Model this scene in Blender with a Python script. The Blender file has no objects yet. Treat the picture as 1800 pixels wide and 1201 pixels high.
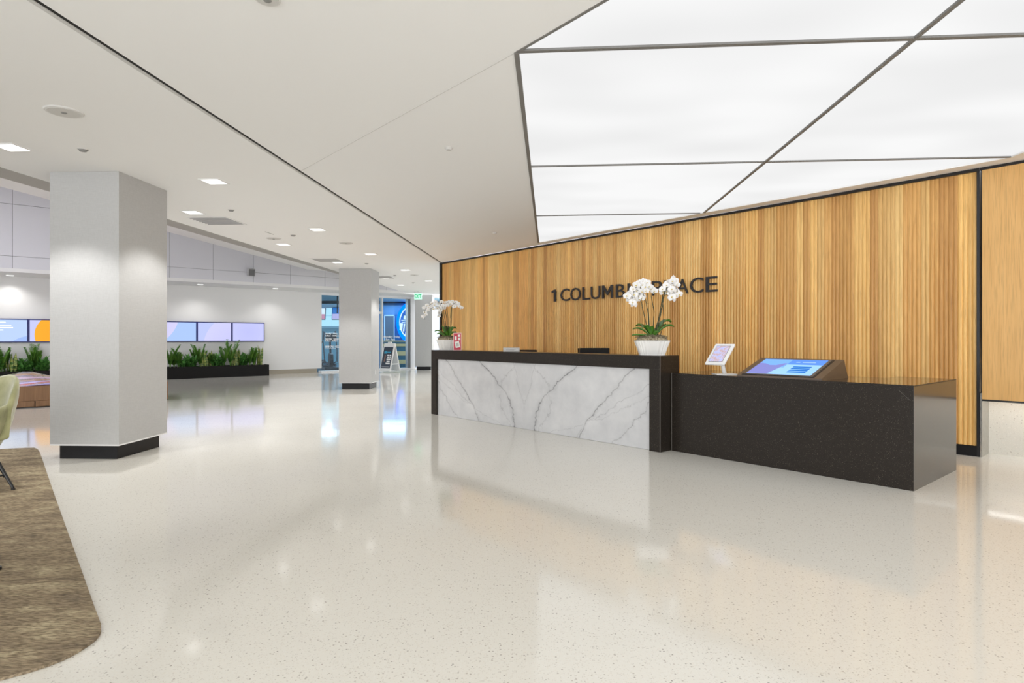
import bpy, bmesh, math, random
from mathutils import Vector, Matrix, noise
from mathutils.geometry import tessellate_polygon
random.seed(7)
R = math.radians
sc = bpy.context.scene
COL = sc.collection

# ---------------------------------------------------------------- camera
F, HX, HY, EYE = 1052.0, 900.0, 595.0, 1.30
cam_d = bpy.data.cameras.new('camera'); cam = bpy.data.objects.new('camera', cam_d); COL.objects.link(cam)
cam.location = (0, 0, EYE); cam.rotation_euler = (R(90), 0, 0)
cam_d.sensor_width = 36; cam_d.lens = 36 * F / 1800; cam_d.shift_y = -5.5 / 1800
cam_d.clip_start = 0.05; cam_d.clip_end = 200
sc.camera = cam
# ---------------------------------------------------------------- world, exposure, large lights
sc.view_settings.view_transform = 'Standard'; sc.view_settings.look = 'None'
sc.view_settings.gamma = 1; sc.view_settings.use_curve_mapping = False
sc.view_settings.exposure = 0.46
w = bpy.data.worlds.new('world'); sc.world = w; w.use_nodes = True
w.node_tree.nodes['Background'].inputs[0].default_value = (0.97, 0.99, 1.03, 1)
w.node_tree.nodes['Background'].inputs[1].default_value = 1.3
SPOT_W = 72.0
WASH_W = 30.0
PANEL_E = .69

def area(name, loc, rot, sx, sy, power, col=(1, 1, 1)):
    l = bpy.data.lights.new(name, 'AREA'); l.shape = 'RECTANGLE'; l.size = sx; l.size_y = sy
    l.energy = power; l.color = col
    o = bpy.data.objects.new(name, l); o.location = loc; o.rotation_euler = rot; COL.objects.link(o); return o
def spot(name, loc, power, ang=100, blend=0.6, col=(1, .97, .93), rad=0.05):
    l = bpy.data.lights.new(name, 'SPOT'); l.energy = power; l.spot_size = R(ang); l.spot_blend = blend
    l.color = col; l.shadow_soft_size = rad
    o = bpy.data.objects.new(name, l); o.location = loc; COL.objects.link(o); return o
def point(name, loc, power, col=(1, 1, 1), rad=0.1):
    l = bpy.data.lights.new(name, 'POINT'); l.energy = power; l.color = col; l.shadow_soft_size = rad
    o = bpy.data.objects.new(name, l); o.location = loc; COL.objects.link(o); return o

# unseen fill added behind the camera, tilted up to brighten the ceiling
area('fill_behind_camera', (1.0, -5.0, 1.5), (R(108), 0, 0), 16, 2.6, 330, (.98, .99, 1))
# daylight falling into the high bay over the lounge on the left
area('skylight', (-12, 10.5, 5.1), (0, 0, R(40)), 6, 4, 170, (.93, .94, 1))

# ---------------------------------------------------------------- helpers
def at(px, py, z):
    """world point on the horizontal plane z seen at photo pixel px,py"""
    y = (z - EYE) * F / (HY - py)
    return Vector(((px - HX) / F * y, y, z))
ROOT = {}
def tag(o, label=None, cat=None, group=None, kind=None):
    if label: o['label'] = label
    if cat: o['category'] = cat
    if group: o['group'] = group
    if kind: o['kind'] = kind
    return o
def thing(name, label, cat, loc=(0, 0, 0), rz=0, group=None):
    o = bpy.data.objects.new(name, None); o.empty_display_size = .1
    o.location = loc; o.rotation_euler = (0, 0, rz); COL.objects.link(o)
    ROOT[o] = Matrix.Translation(Vector(loc)) @ Matrix.Rotation(rz, 4, 'Z')
    return tag(o, label, cat, group)
def obj(name, bm, mat, parent=None, world=False, smooth=False):
    me = bpy.data.meshes.new(name)
    bmesh.ops.recalc_face_normals(bm, faces=bm.faces)
    bm.to_mesh(me); bm.free()
    if world and parent is not None:
        p = parent
        while p.parent: p = p.parent
        me.transform(ROOT[p].inverted())
    for m in (mat if isinstance(mat, (list, tuple)) else [mat]): me.materials.append(m)
    if smooth:
        for p_ in me.polygons: p_.use_smooth = True
    o = bpy.data.objects.new(name, me); COL.objects.link(o)
    if parent is not None: o.parent = parent
    return o
def struct(name, bm, mat, parent=None, smooth=False):
    o = obj(name, bm, mat, parent, smooth=smooth)
    if parent is None: o['kind'] = 'structure'
    return o
def N(): return bmesh.new()
def box(bm, x0, x1, y0, y1, z0, z1, M=None, mi=0):
    vs = [bm.verts.new(Vector(p) if M is None else M @ Vector(p)) for p in
          ((x0, y0, z0), (x1, y0, z0), (x1, y1, z0), (x0, y1, z0), (x0, y0, z1), (x1, y0, z1), (x1, y1, z1), (x0, y1, z1))]
    for f in ((3, 2, 1, 0), (4, 5, 6, 7), (0, 1, 5, 4), (1, 2, 6, 5), (2, 3, 7, 6), (3, 0, 4, 7)):
        bm.faces.new([vs[i] for i in f]).material_index = mi
    return bm
def bevel(bm, w_=.004, seg=2):
    bmesh.ops.bevel(bm, geom=list(bm.edges), offset=w_, segments=seg, affect='EDGES', profile=.5)
    return bm
def prism(bm, pts, dz, holes=(), mi=0):
    """closed slab under/over a 3-D outline, offset by the vector dz"""
    dz = Vector(dz); loops = [[Vector(p) for p in pts]] + [[Vector(p) for p in h] for h in holes]
    flat = [p for l in loops for p in l]
    a = [bm.verts.new(p) for p in flat]; b = [bm.verts.new(p + dz) for p in flat]
    for t in tessellate_polygon(loops):
        try:
            bm.faces.new([a[i] for i in t]).material_index = mi; bm.faces.new([b[i] for i in t[::-1]]).material_index = mi
        except ValueError: pass
    k = 0
    for l in loops:
        n = len(l)
        for i in range(n):
            i2 = (i + 1) % n
            bm.faces.new([a[k + i], a[k + i2], b[k + i2], b[k + i]]).material_index = mi
        k += n
    return bm
def cyl(bm, p0, p1, r0, r1=None, n=12, mi=0, cap=True):
    p0 = Vector(p0); p1 = Vector(p1); r1 = r0 if r1 is None else r1
    d = (p1 - p0).normalized(); q = d.to_track_quat('Z', 'Y')
    A = []; B = []
    for i in range(n):
        c = Vector((math.cos(2 * math.pi * i / n), math.sin(2 * math.pi * i / n), 0))
        A.append(bm.verts.new(p0 + q @ (c * r0))); B.append(bm.verts.new(p1 + q @ (c * r1)))
    for i in range(n):
        bm.faces.new([A[i], A[(i + 1) % n], B[(i + 1) % n], B[i]]).material_index = mi
    if cap:
        bm.faces.new(A[::-1]).material_index = mi; bm.faces.new(B).material_index = mi
    return bm
def tube(bm, pts, r, n=6, mi=0):
    pts = [Vector(p) for p in pts]; rings = []
    for i, p in enumerate(pts):
        d = (pts[min(i + 1, len(pts) - 1)] - pts[max(i - 1, 0)]).normalized(); q = d.to_track_quat('Z', 'Y')
        rr = r[i] if isinstance(r, (list, tuple)) else r
        rings.append([bm.verts.new(p + q @ Vector((math.cos(2 * math.pi * k / n) * rr, math.sin(2 * math.pi * k / n) * rr, 0))) for k in range(n)])
    for a, b in zip(rings, rings[1:]):
        for k in range(n): bm.faces.new([a[k], a[(k + 1) % n], b[(k + 1) % n], b[k]]).material_index = mi
    bm.faces.new(rings[0][::-1]).material_index = mi; bm.faces.new(rings[-1]).material_index = mi
    return bm
def loft(bm, rings, closed=True, caps=True, mi=0):
    V = [[bm.verts.new(Vector(p)) for p in r] for r in rings]; n = len(V[0])
    for a, b in zip(V, V[1:]):
        for k in range(n if closed else n - 1):
            bm.faces.new([a[k], a[(k + 1) % n], b[(k + 1) % n], b[k]]).material_index = mi
    if caps and closed:
        bm.faces.new(V[0][::-1]).material_index = mi; bm.faces.new(V[-1]).material_index = mi
    return V
def frame(o, ux, uz=(0, 0, 1)):
    """matrix whose local x runs along ux, z up, origin o"""
    ux = Vector(ux).normalized(); uz = Vector(uz).normalized(); uy = uz.cross(ux)
    m = Matrix((ux, uy, uz)).transposed().to_4x4(); m.translation = Vector(o); return m

# ---------------------------------------------------------------- materials
def mat(name, col, rough=.5, metal=0, spec=.5, emit=None, es=0, coat=0):
    m = bpy.data.materials.new(name); m.use_nodes = True; b = m.node_tree.nodes['Principled BSDF']
    b.inputs['Base Color'].default_value = (*col, 1); b.inputs['Roughness'].default_value = rough
    b.inputs['Metallic'].default_value = metal; b.inputs['Specular IOR Level'].default_value = spec
    b.inputs['Coat Weight'].default_value = coat
    if emit: b.inputs['Emission Color'].default_value = (*emit, 1); b.inputs['Emission Strength'].default_value = es
    return m
class NT:
    def __init__(s, m): s.m = m; s.t = m.node_tree; s.b = s.t.nodes.get('Principled BSDF')
    def n(s, typ, **kw):
        x = s.t.nodes.new(typ)
        for k, v in kw.items():
            if k.startswith('_'): x.inputs[int(k[1:])].default_value = v
            elif k.startswith('i_'): x.inputs[k[2:].replace('_', ' ')].default_value = v
            else: setattr(x, k, v)
        return x
    def l(s, a, b): s.t.links.new(a, b)
    def coord(s, scale=(1, 1, 1), loc=(0, 0, 0), rot=(0, 0, 0)):
        tc = s.n('ShaderNodeTexCoord'); mp = s.n('ShaderNodeMapping')
        mp.inputs['Scale'].default_value = scale; mp.inputs['Location'].default_value = loc; mp.inputs['Rotation'].default_value = rot
        s.l(tc.outputs['Object'], mp.inputs[0]); return mp.outputs[0]
    def ramp(s, src, stops, interp='LINEAR'):
        r = s.n('ShaderNodeValToRGB'); e = r.color_ramp; e.interpolation = interp
        while len(e.elements) < len(stops): e.elements.new(.5)
        for el, (p, c) in zip(e.elements, stops):
            el.position = p; el.color = (*c, 1) if isinstance(c, tuple) else (c, c, c, 1)
        s.l(src, r.inputs[0]); return r.outputs[0]
    def mix(s, fac, a, b, blend='MIX'):
        x = s.n('ShaderNodeMix', data_type='RGBA', blend_type=blend)
        for sock, v in ((0, fac), (6, a), (7, b)):
            if hasattr(v, 'is_linked') or hasattr(v, 'links'): s.l(v, x.inputs[sock])
            else: x.inputs[sock].default_value = v if not isinstance(v, tuple) else (*v, 1)
        return x.outputs[2]
    def math(s, op, a, b=None, clamp=False):
        x = s.n('ShaderNodeMath', operation=op, use_clamp=clamp)
        for i, v in enumerate((a, b)):
            if v is None: continue
            if isinstance(v, (int, float)): x.inputs[i].default_value = v
            else: s.l(v, x.inputs[i])
        return x.outputs[0]
    def bump(s, h, strength, dist=.01):
        b = s.n('ShaderNodeBump'); b.inputs['Strength'].default_value = strength; b.inputs['Distance'].default_value = dist
        s.l(h, b.inputs['Height']); s.l(b.outputs[0], s.b.inputs['Normal']); return b

def m_terrazzo(name, base, scale=1.0, rough=.07, ripple=True, dark=1.0):
    m = mat(name, base, rough); t = NT(m); c = t.coord()
    out = base
    v1 = t.n('ShaderNodeTexVoronoi', i_Scale=62 * scale); t.l(c, v1.inputs[0])
    v2 = t.n('ShaderNodeTexVoronoi', i_Scale=130 * scale); t.l(c, v2.inputs[0])
    v3 = t.n('ShaderNodeTexVoronoi', i_Scale=38 * scale); t.l(c, v3.inputs[0])
    big = t.n('ShaderNodeTexNoise', i_Scale=.5); t.l(c, big.inputs[0])
    basec = t.mix(t.math('MULTIPLY', big.outputs[0], .35), base, tuple(x * .93 for x in base))
    def chips(v, thr, rnd, col, prev, fac=1):
        sep = t.n('ShaderNodeSeparateColor'); t.l(v.outputs['Color'], sep.inputs[0])
        a = t.math('LESS_THAN', v.outputs['Distance'], thr); b = t.math('LESS_THAN', sep.outputs[0], rnd)
        f = t.math('MULTIPLY', t.math('MULTIPLY', a, b), fac)
        return t.mix(f, prev, t.mix(sep.outputs[1], col, tuple(min(1, x * 2.1) for x in col)))
    o = chips(v2, .42, .42, (.38 * dark, .34 * dark, .28 * dark), basec, .40)
    o = chips(v1, .26, .20, (.20, .17, .14), o, .62)
    o = chips(v3, .13, .08, (.08, .07, .06), o, .8)
    o = chips(v2, .45, .9, (.8, .78, .74), o, .12)
    t.l(o, t.b.inputs['Base Color'])
    if ripple:
        n = t.n('ShaderNodeTexNoise', i_Scale=1.6, i_Detail=1.5); t.l(c, n.inputs[0]); t.bump(n.outputs[0], .14, .012)
    return m
M_floor = m_terrazzo('terrazzo_floor', (.825, .80, .73), rough=.085)
M_tw = m_terrazzo('terrazzo_wall', (.66, .63, .56), .8, .35, False)

M_ceil = mat('ceiling_paint', (.885, .885, .88), .85, spec=.2)
t = NT(M_ceil); nn = t.n('ShaderNodeTexNoise', i_Scale=90); t.l(t.coord(), nn.inputs[0]); t.bump(nn.outputs[0], .05, .002)
M_wall = mat('wall_paint', (.83, .825, .815), .8, spec=.25)
t = NT(M_wall); nn = t.n('ShaderNodeTexNoise', i_Scale=70); t.l(t.coord(), nn.inputs[0]); t.bump(nn.outputs[0], .05, .002)
M_bright = mat('white_gloss_paint', (.9, .9, .9), .5)
def m_fabric(name, col):
    m = mat(name, col, .9, spec=.2); t = NT(m)
    a = t.n('ShaderNodeTexNoise', i_Scale=14, i_Detail=4); t.l(t.coord((1, 1, 26)), a.inputs[0])
    b = t.n('ShaderNodeTexNoise', i_Scale=14, i_Detail=4); t.l(t.coord((26, 26, 1.5)), b.inputs[0])
    s_ = t.math('ADD', a.outputs[0], b.outputs[0])
    cc = t.ramp(t.math('MULTIPLY', s_, .5), [(.38, tuple(x * .93 for x in col)), (.62, tuple(min(1, x * 1.05) for x in col))])
    t.l(cc, t.b.inputs['Base Color']); t.bump(s_, .25, .003); return m
M_col = m_fabric('column_wallcovering', (.51, .51, .505))
M_black = mat('black_metal', (.012, .012, .013), .35)
M_base = mat('black_skirting', (.012, .012, .013), .4, spec=.25)
M_dark = mat('shadow_gap', (.01, .01, .01), .8)
M_reveal = mat('reveal_trim', (.62, .615, .60), .6)
M_disc = mat('ceiling_disc', (.72, .715, .70), .6)
M_alu = mat('brushed_aluminium', (.42, .42, .42), .35, 1)
M_frame = mat('light_frame_grey', (.19, .185, .175), .6)
M_steel = mat('brushed_steel', (.5, .49, .46), .28, 1)
t = NT(M_steel); nn = t.n('ShaderNodeTexNoise', i_Scale=30); t.l(t.coord((20, 20, .6)), nn.inputs[0])
t.l(t.ramp(nn.outputs[0], [(.3, .22), (.7, .38)]), t.b.inputs['Roughness'])
M_toe = mat('tan_toe_kick', (.36, .32, .25), .4, .3)

def m_wood(name, cola, colb, objcol=True, gscale=1.0, rough=.42):
    m = mat(name, cola, rough, spec=.4); t = NT(m)
    oi = t.n('ShaderNodeObjectInfo'); tc = t.n('ShaderNodeTexCoord')
    add = t.n('ShaderNodeVectorMath', operation='ADD'); cmb = t.n('ShaderNodeCombineXYZ')
    t.l(t.math('MULTIPLY', oi.outputs['Random'], 37.0), cmb.inputs[2]); t.l(t.math('MULTIPLY', oi.outputs['Random'], 11.0), cmb.inputs[0])
    t.l(tc.outputs['Object'], add.inputs[0]); t.l(cmb.outputs[0], add.inputs[1])
    mp = t.n('ShaderNodeMapping'); mp.inputs['Scale'].default_value = (1, 1, .045); t.l(add.outputs[0], mp.inputs[0])
    g = t.n('ShaderNodeTexNoise', i_Scale=34 * gscale, i_Detail=5, i_Roughness=.6); g.inputs['Distortion'].default_value = .6; t.l(mp.outputs[0], g.inputs[0])
    mp2 = t.n('ShaderNodeMapping'); mp2.inputs['Scale'].default_value = (1, 1, .03); t.l(add.outputs[0], mp2.inputs[0])
    g2 = t.n('ShaderNodeTexNoise', i_Scale=170 * gscale, i_Detail=3); t.l(mp2.outputs[0], g2.inputs[0])
    mp3 = t.n('ShaderNodeMapping'); mp3.inputs['Scale'].default_value = (1, 1, .1); t.l(add.outputs[0], mp3.inputs[0])
    g3 = t.n('ShaderNodeTexNoise', i_Scale=5, i_Detail=2); t.l(mp3.outputs[0], g3.inputs[0])
    c = t.mix(t.ramp(g.outputs[0], [(.35, 0.0), (.68, 1.0)]), cola, colb)
    c = t.mix(t.math('MULTIPLY', t.ramp(g2.outputs[0], [(.50, 0.0), (.66, 1.0)]), .40), c, tuple(x * .55 for x in colb))
    c = t.mix(t.math('MULTIPLY', t.ramp(g3.outputs[0], [(.4, 0.0), (.7, 1.0)]), .3), c, tuple(x * .75 for x in colb))
    if objcol: c = t.mix(1.0, c, oi.outputs['Color'], 'MULTIPLY')
    t.l(c, t.b.inputs['Base Color']); t.bump(g2.outputs[0], .12, .002); return m
M_oak = m_wood('larch_board', (.89, .565, .21), (.70, .41, .135))
M_veneer = m_wood('oak_veneer', (.80, .48, .18), (.72, .41, .14), False, .8)
M_bench = m_wood('bench_oak', (.36, .20, .10), (.27, .145, .07), False, .6)

M_gran = mat('dark_granite', (.028, .022, .018), .30, spec=.22)
t = NT(M_gran); c = t.coord()
v = t.n('ShaderNodeTexVoronoi', i_Scale=260); t.l(c, v.inputs[0]); sp = t.n('ShaderNodeSeparateColor'); t.l(v.outputs['Color'], sp.inputs[0])
n_ = t.n('ShaderNodeTexNoise', i_Scale=420, i_Detail=3); t.l(c, n_.inputs[0])
g = t.mix(t.ramp(n_.outputs[0], [(.45, 0.0), (.7, 1.0)]), (.014, .011, .0085), (.050, .039, .030))
g = t.mix(t.math('MULTIPLY', t.math('GREATER_THAN', sp.outputs[0], .975), .4), g, (.22, .18, .14))
t.l(g, t.b.inputs['Base Color'])

M_gtop = M_gran.copy(); M_gtop.name = 'polished_granite_top'; M_gtop.node_tree.nodes['Principled BSDF'].inputs['Roughness'].default_value = .10; M_gtop.node_tree.nodes['Principled BSDF'].inputs['Specular IOR Level'].default_value = .55
M_white = mat('white_plastic', (.86, .86, .85), .35)
M_cer = mat('white_ceramic', (.84, .83, .80), .25, coat=.3)
M_velvet = mat('olive_velvet', (.30, .30, .145), .85, spec=.2); M_velvet.node_tree.nodes['Principled BSDF'].inputs['Sheen Weight'].default_value = .6
t = NT(M_velvet); n_ = t.n('ShaderNodeTexNoise', i_Scale=7, i_Detail=5); t.l(t.coord(), n_.inputs[0])
t.l(t.ramp(n_.outputs[0], [(.35, (.24, .24, .11)), (.65, (.40, .39, .20))]), t.b.inputs['Base Color'])
M_blackleather = mat('black_leather', (.015, .015, .016), .4)
M_chrome = mat('chrome', (.75, .75, .75), .12, 1)
M_green = mat('leaf_green', (.06, .19, .025), .38)
t = NT(M_green); oi = t.n('ShaderNodeObjectInfo'); n_ = t.n('ShaderNodeTexNoise', i_Scale=6); t.l(t.coord(), n_.inputs[0])
t.l(t.mix(t.ramp(n_.outputs[0], [(.3, 0.0), (.7, 1.0)]), (.06, .20, .03), (.27, .52, .09)), t.b.inputs['Base Color'])
M_snake = mat('snake_leaf', (.24, .34, .08), .4)
t = NT(M_snake); n_ = t.n('ShaderNodeTexNoise', i_Scale=9, i_Detail=3); t.l(t.coord((1, 1, 3)), n_.inputs[0])
t.l(t.ramp(n_.outputs[0], [(.42, (.07, .17, .04)), (.58, (.42, .45, .13))]), t.b.inputs['Base Color'])
M_dgreen = mat('dark_leaf', (.022, .085, .02), .3)
t = NT(M_dgreen); n_ = t.n('ShaderNodeTexNoise', i_Scale=12); t.l(t.coord(), n_.inputs[0])
t.l(t.ramp(n_.outputs[0], [(.35, (.03, .12, .025)), (.65, (.15, .38, .08))]), t.b.inputs['Base Color'])
M_orchleaf = mat('orchid_leaf', (.08, .22, .025), .3)
M_stem = mat('orchid_stem', (.05, .055, .02), .5)
M_petal = mat('orchid_petal', (.90, .89, .88), .6); M_petal.node_tree.nodes['Principled BSDF'].inputs['Subsurface Weight'].default_value = .0
M_lip = mat('orchid_lip', (.72, .56, .14), .5)
M_moss = mat('dry_moss', (.27, .22, .13), .95)
t = NT(M_moss); n_ = t.n('ShaderNodeTexNoise', i_Scale=60, i_Detail=5); t.l(t.coord(), n_.inputs[0])
t.l(t.ramp(n_.outputs[0], [(.35, (.12, .09, .05)), (.65, (.5, .43, .3))]), t.b.inputs['Base Color'])
M_stone = mat('river_stone', (.42, .36, .30), .7)
M_red = mat('red_card', (.55, .025, .06), .5)
M_paper = mat('white_print', (.85, .84, .80), .6)
M_greyplate = mat('grey_nameplate', (.46, .45, .43), .4)
M_greytext = mat('grey_print', (.25, .25, .24), .6)
def emis(name, col, s):
    m = bpy.data.materials.new(name); m.use_nodes = True; nt = m.node_tree; nt.nodes.clear()
    e = nt.nodes.new('ShaderNodeEmission'); e.inputs[0].default_value = (*col, 1); e.inputs[1].default_value = s
    o = nt.nodes.new('ShaderNodeOutputMaterial'); nt.links.new(e.outputs[0], o.inputs[0]); return m
M_lamp = emis('downlight_lens', (1, .98, .95), 2.2)
M_led = emis('led_strip', (1, .97, .92), 9)
M_panel = emis('light_membrane', (1.0, 1.0, 1.0), PANEL_E)
t = NT(M_panel); em = [x for x in t.t.nodes if x.type == 'EMISSION'][0]
n_ = t.n('ShaderNodeTexNoise', i_Scale=.55, i_Detail=1); t.l(t.coord((1, 1.8, 1), rot=(0, 0, .7)), n_.inputs[0])
t.l(t.math('MULTIPLY', t.ramp(n_.outputs[0], [(.34, .90), (.6, 1.0)]), PANEL_E), em.inputs[1])
def m_glass(name, tint=(1, 1, 1), refl=.9):
    m = bpy.data.materials.new(name); m.use_nodes = True; t = NT(m); t.t.nodes.clear()
    tr = t.n('ShaderNodeBsdfTransparent'); tr.inputs[0].default_value = (*tint, 1)
    gl = t.n('ShaderNodeBsdfGlossy'); gl.inputs['Roughness'].default_value = .02
    fr = t.n('ShaderNodeFresnel'); fr.inputs[0].default_value = 1.45
    mx = t.n('ShaderNodeMixShader'); t.l(t.math('MULTIPLY', fr.outputs[0], refl), mx.inputs[0]); t.l(tr.outputs[0], mx.inputs[1]); t.l(gl.outputs[0], mx.inputs[2])
    o = t.n('ShaderNodeOutputMaterial'); t.l(mx.outputs[0], o.inputs[0]); return m
M_glass = m_glass('clear_glass', (.90, .97, 1.0), .5)

# ================================================================ STRUCTURE
RZ = 3.085
def bayX(y): return -5.338 + .068 * (y - 6.24)
def revX(y): return -2.526 + .0773 * (y - 3.156)
A = Vector((5.124, 6.569, 0)); B = Vector((revX(14.12), 14.12, 0))
WD = (A - B).normalized(); WL = (A - B).length; WN = Vector((WD.y, -WD.x, 0))   # WN points ... into the lobby
if WN.y > 0: WN = -WN
bdir = Vector((.764, .645, 0)).normalized(); adir = Vector((-.645, .764, 0))
def wallP(y): return Vector((-7.25 + 1.1846 * (y - 22.7), y, 0))           # screen wall line
def panP(y): return Vector((-13.16 + 1.1846 * (y - 15.74), y, 0))           # upper panelled wall line

bm = N(); box(bm, -26, 14, -6, 34, -.2, 0); struct('floor', bm, M_floor)

# left ceiling, flat
bm = N()
ymeet = 23.33
pl = [(bayX(-6), -6), (revX(-6) - .028, -6), (revX(14.12) - .028, 14.12), (6, 14.6), (6, 31), (3, 31), (panP(ymeet).x + 8, 31),
      (panP(ymeet).x, ymeet)]
pl = [(bayX(-6), -6), (revX(-6) - .028, -6), (revX(14.12) - .028, 14.12), (6.5, 14.12), (6.5, 31), (panP(29.5).x, 31), (panP(29.5).x, 29.5), (panP(ymeet).x, ymeet)]
prism(bm, [(x, y, RZ) for x, y in pl], (0, 0, .14)); struct('ceiling', bm, M_ceil)
bm = N(); prism(bm, [(revX(-6) - .028, -6, RZ - .004), (revX(-6) - .003, -6, RZ - .004), (revX(14.0) - .003, 14.0, RZ - .004), (revX(14.0) - .028, 14.0, RZ - .004)], (0, 0, .12)); struct('trim_1', bm, M_reveal)
bm = N(); prism(bm, [(revX(-6) - .003, -6, RZ + .003), (revX(-6) + .0262, -6, RZ + .003), (revX(14.1) + .0262, 14.1, RZ + .003), (revX(14.1) - .003, 14.1, RZ + .003)], (0, 0, .03)); struct('trim_2', bm, M_dark)

# right ceiling: one gently tilted plane through the reveal line and the head of the wood wall
p0 = Vector((revX(0), 0, RZ)); p1 = Vector((revX(14.12), 14.12, RZ)); p2 = Vector((A.x, A.y, 3.17))
PN = (p1 - p0).cross(p2 - p0).normalized()
def rz_at(x, y): return p0.z - (PN.x * (x - p0.x) + PN.y * (y - p0.y)) / PN.z
def onr(px, py, off=0.0):
    d = Vector(((px - HX) / F, 1, (HY - py) / F)); o = Vector((0, 0, EYE))
    q = Vector(p0) ; k = (q - o).dot(PN) / d.dot(PN); return o + d * k
def rp(x, y, dz=0): return Vector((x, y, rz_at(x, y) + dz))
E1 = A - adir * 0 + (A - B).normalized() * 4.6
LQ = [onr(908, 92), onr(946.5, 426.8), onr(1777, 276.5)]
bend = (onr(1800, 267.5) - LQ[2]).normalized(); up = (onr(1065, 0) - LQ[0]).normalized()
q3 = LQ[2] + bend * 3.0; q4 = LQ[0] + up * 5.2
LQ += [rp(q3.x, q3.y), rp(q4.x, q4.y)]
print('light poly', [tuple(round(c, 2) for c in p) for p in LQ])
outer = [rp(revX(-6) + .026, -6), rp(B.x + .03, B.y), rp(A.x, A.y), rp(E1.x, E1.y), rp(9.5, E1.y), rp(9.5, -6)]
outer = [rp(revX(-6) + .026, -6), rp(revX(14.05) + .026, 14.05), rp(A.x, A.y), rp(E1.x, E1.y), rp(9.5, -1), rp(9.5, -6)]
bm = N(); prism(bm, outer, (0, 0, .14), [LQ[::-1]]); struct('ceiling.001', bm, M_ceil)
# crease joint from the reveal to the corner of the light
ca = onr(530, 300); cb = onr(907, 92); cd = (cb - ca).normalized(); cn = Vector((-cd.y, cd.x, 0)) * .0035
bm = N(); prism(bm, [ca - cn - Vector((0, 0, .0015)), cb - cn - Vector((0, 0, .0015)), cb + cn - Vector((0, 0, .0015)), ca + cn - Vector((0, 0, .0015))], (0, 0, .003)); struct('trim_3', bm, M_reveal)

# high bay over the lounge: stepped edge, high ceiling, panelled wall
def strip(name, z, xa, ya, slope, m, th=.1, back=None):
    bm = N(); f = lambda y: xa + slope * (y - ya)
    prism(bm, [(f(-6), -6, z), (back(-6), -6, z), (back(24.6), 24.6, z), (f(24.6), 24.6, z)], (0, 0, th)); return struct(name, bm, m)
M_cove_shade = mat('cove_shade_grey', (.40, .385, .36), .8)  # shade painted in: the grey stands for this strip being unlit
strip('trim_4', 3.35, -6.52, 7.62, .085, M_cove_shade, .35, lambda y: bayX(y) + .02)
strip('trim_5', 3.70, -7.75, 13.49, .083, M_wall, 1.55, lambda y: -6.40 + .085 * (y - 7.62))
bm = N(); prism(bm, [(-26, -6, 5.25), (-7.0, -6, 5.25), (-6.5, 24.0, 5.25), (-3.6, 25, 5.25), (-26, 25, 5.25)], (0, 0, .15)); struct('ceiling.002', bm, M_wall)
M_pan = mat('grey_wall_panel', (.70, .70, .735), .55)
MP = frame(panP(0.0) + Vector((0, 0, 0)), bdir)
SY = lambda y: (panP(y) - panP(0)).length if y >= 0 else 0
bm = N(); box(bm, SY(7), SY(23.3), .03, .10, 3.06, 5.25, MP); wl = struct('wall_left', bm, M_dark)
ys = [15.75 + .785 * k for k in range(-7, 10)] + [23.28]
for a_, b_ in zip(ys, ys[1:]):
    if b_ - a_ < .05: continue
    for z0, z1 in ((3.045, 3.462), (3.47, 4.832), (4.84, 5.25)):
        bm = N(); box(bm, SY(a_) + .005, SY(b_) - .005, 0, .028, z0, z1, MP); struct('panel', bm, M_pan, wl)
# soffit over the screens
bm = N(); so = .0
prism(bm, [panP(8) + Vector((0, 0, 3.045)), panP(23.28) + Vector((0, 0, 3.045)), wallP(26.5) + Vector((0, 0, 3.045)), wallP(8.9) + Vector((0, 0, 3.045))][::1], (0, 0, .1)); struct('ceiling.003', bm, M_wall)

# white wall with the screens
MW = frame(wallP(0), bdir)
SW = lambda y: (wallP(y) - wallP(0)).length
wend = SW(22.72)
bm = N(); box(bm, SW(9), wend, 0, .25, .16, 3.045, MW); wb = struct('wall_back', bm, M_wall)
bm = N(); box(bm, SW(9), wend - .15, .06, .24, 0, .16, MW); struct('baseboard_back', bm, M_toe)

# ---------------------------------------------------------------- gym front: header, sill, mullions, glass
g0, g1 = wend, SW(25.25)
bm = N(); box(bm, g0, g1 + .35, .02, .25, 2.955, 3.045, MW); struct('wall_header', bm, M_bright)
bm = N(); box(bm, g0, g1 + .35, 0, .3, 0, .06, MW); struct('trim_6', bm, M_bright)
def gpx(px):  # position along the glazing seen at photo column px
    y = 34.14 / (1.1846 + (900 - px) / F); return SW(y)
win = thing('glass_storefront', 'tall glazed front of the gym at the end of the lobby', 'window', wallP(22.72), 0)
def gl(name, a_, b_, z0, z1, m=M_glass, y0=.10, y1=.115):
    bm = N(); box(bm, a_, b_, y0, y1, z0, z1, MW); return obj(name, bm, m, win, True)
gl('pane', g0 + .02, gpx(665), .06, 2.955)
gl('pane', gpx(667), gpx(672), .06, 2.955)
gl('pane', gpx(674), gpx(717.5), .06, 2.955)
gl('mullion', gpx(665.2), gpx(667), .06, 2.955, M_alu, .04, .18)
gl('mullion', gpx(672), gpx(674), .06, 2.955, M_white, .02, .20)
gl('mullion', gpx(717.5), gpx(721.5), .06, 2.955, M_alu, .02, .22)
gl('rail', gpx(666), gpx(672.4), 2.30, 2.39, M_white, .06, .16)
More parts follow.
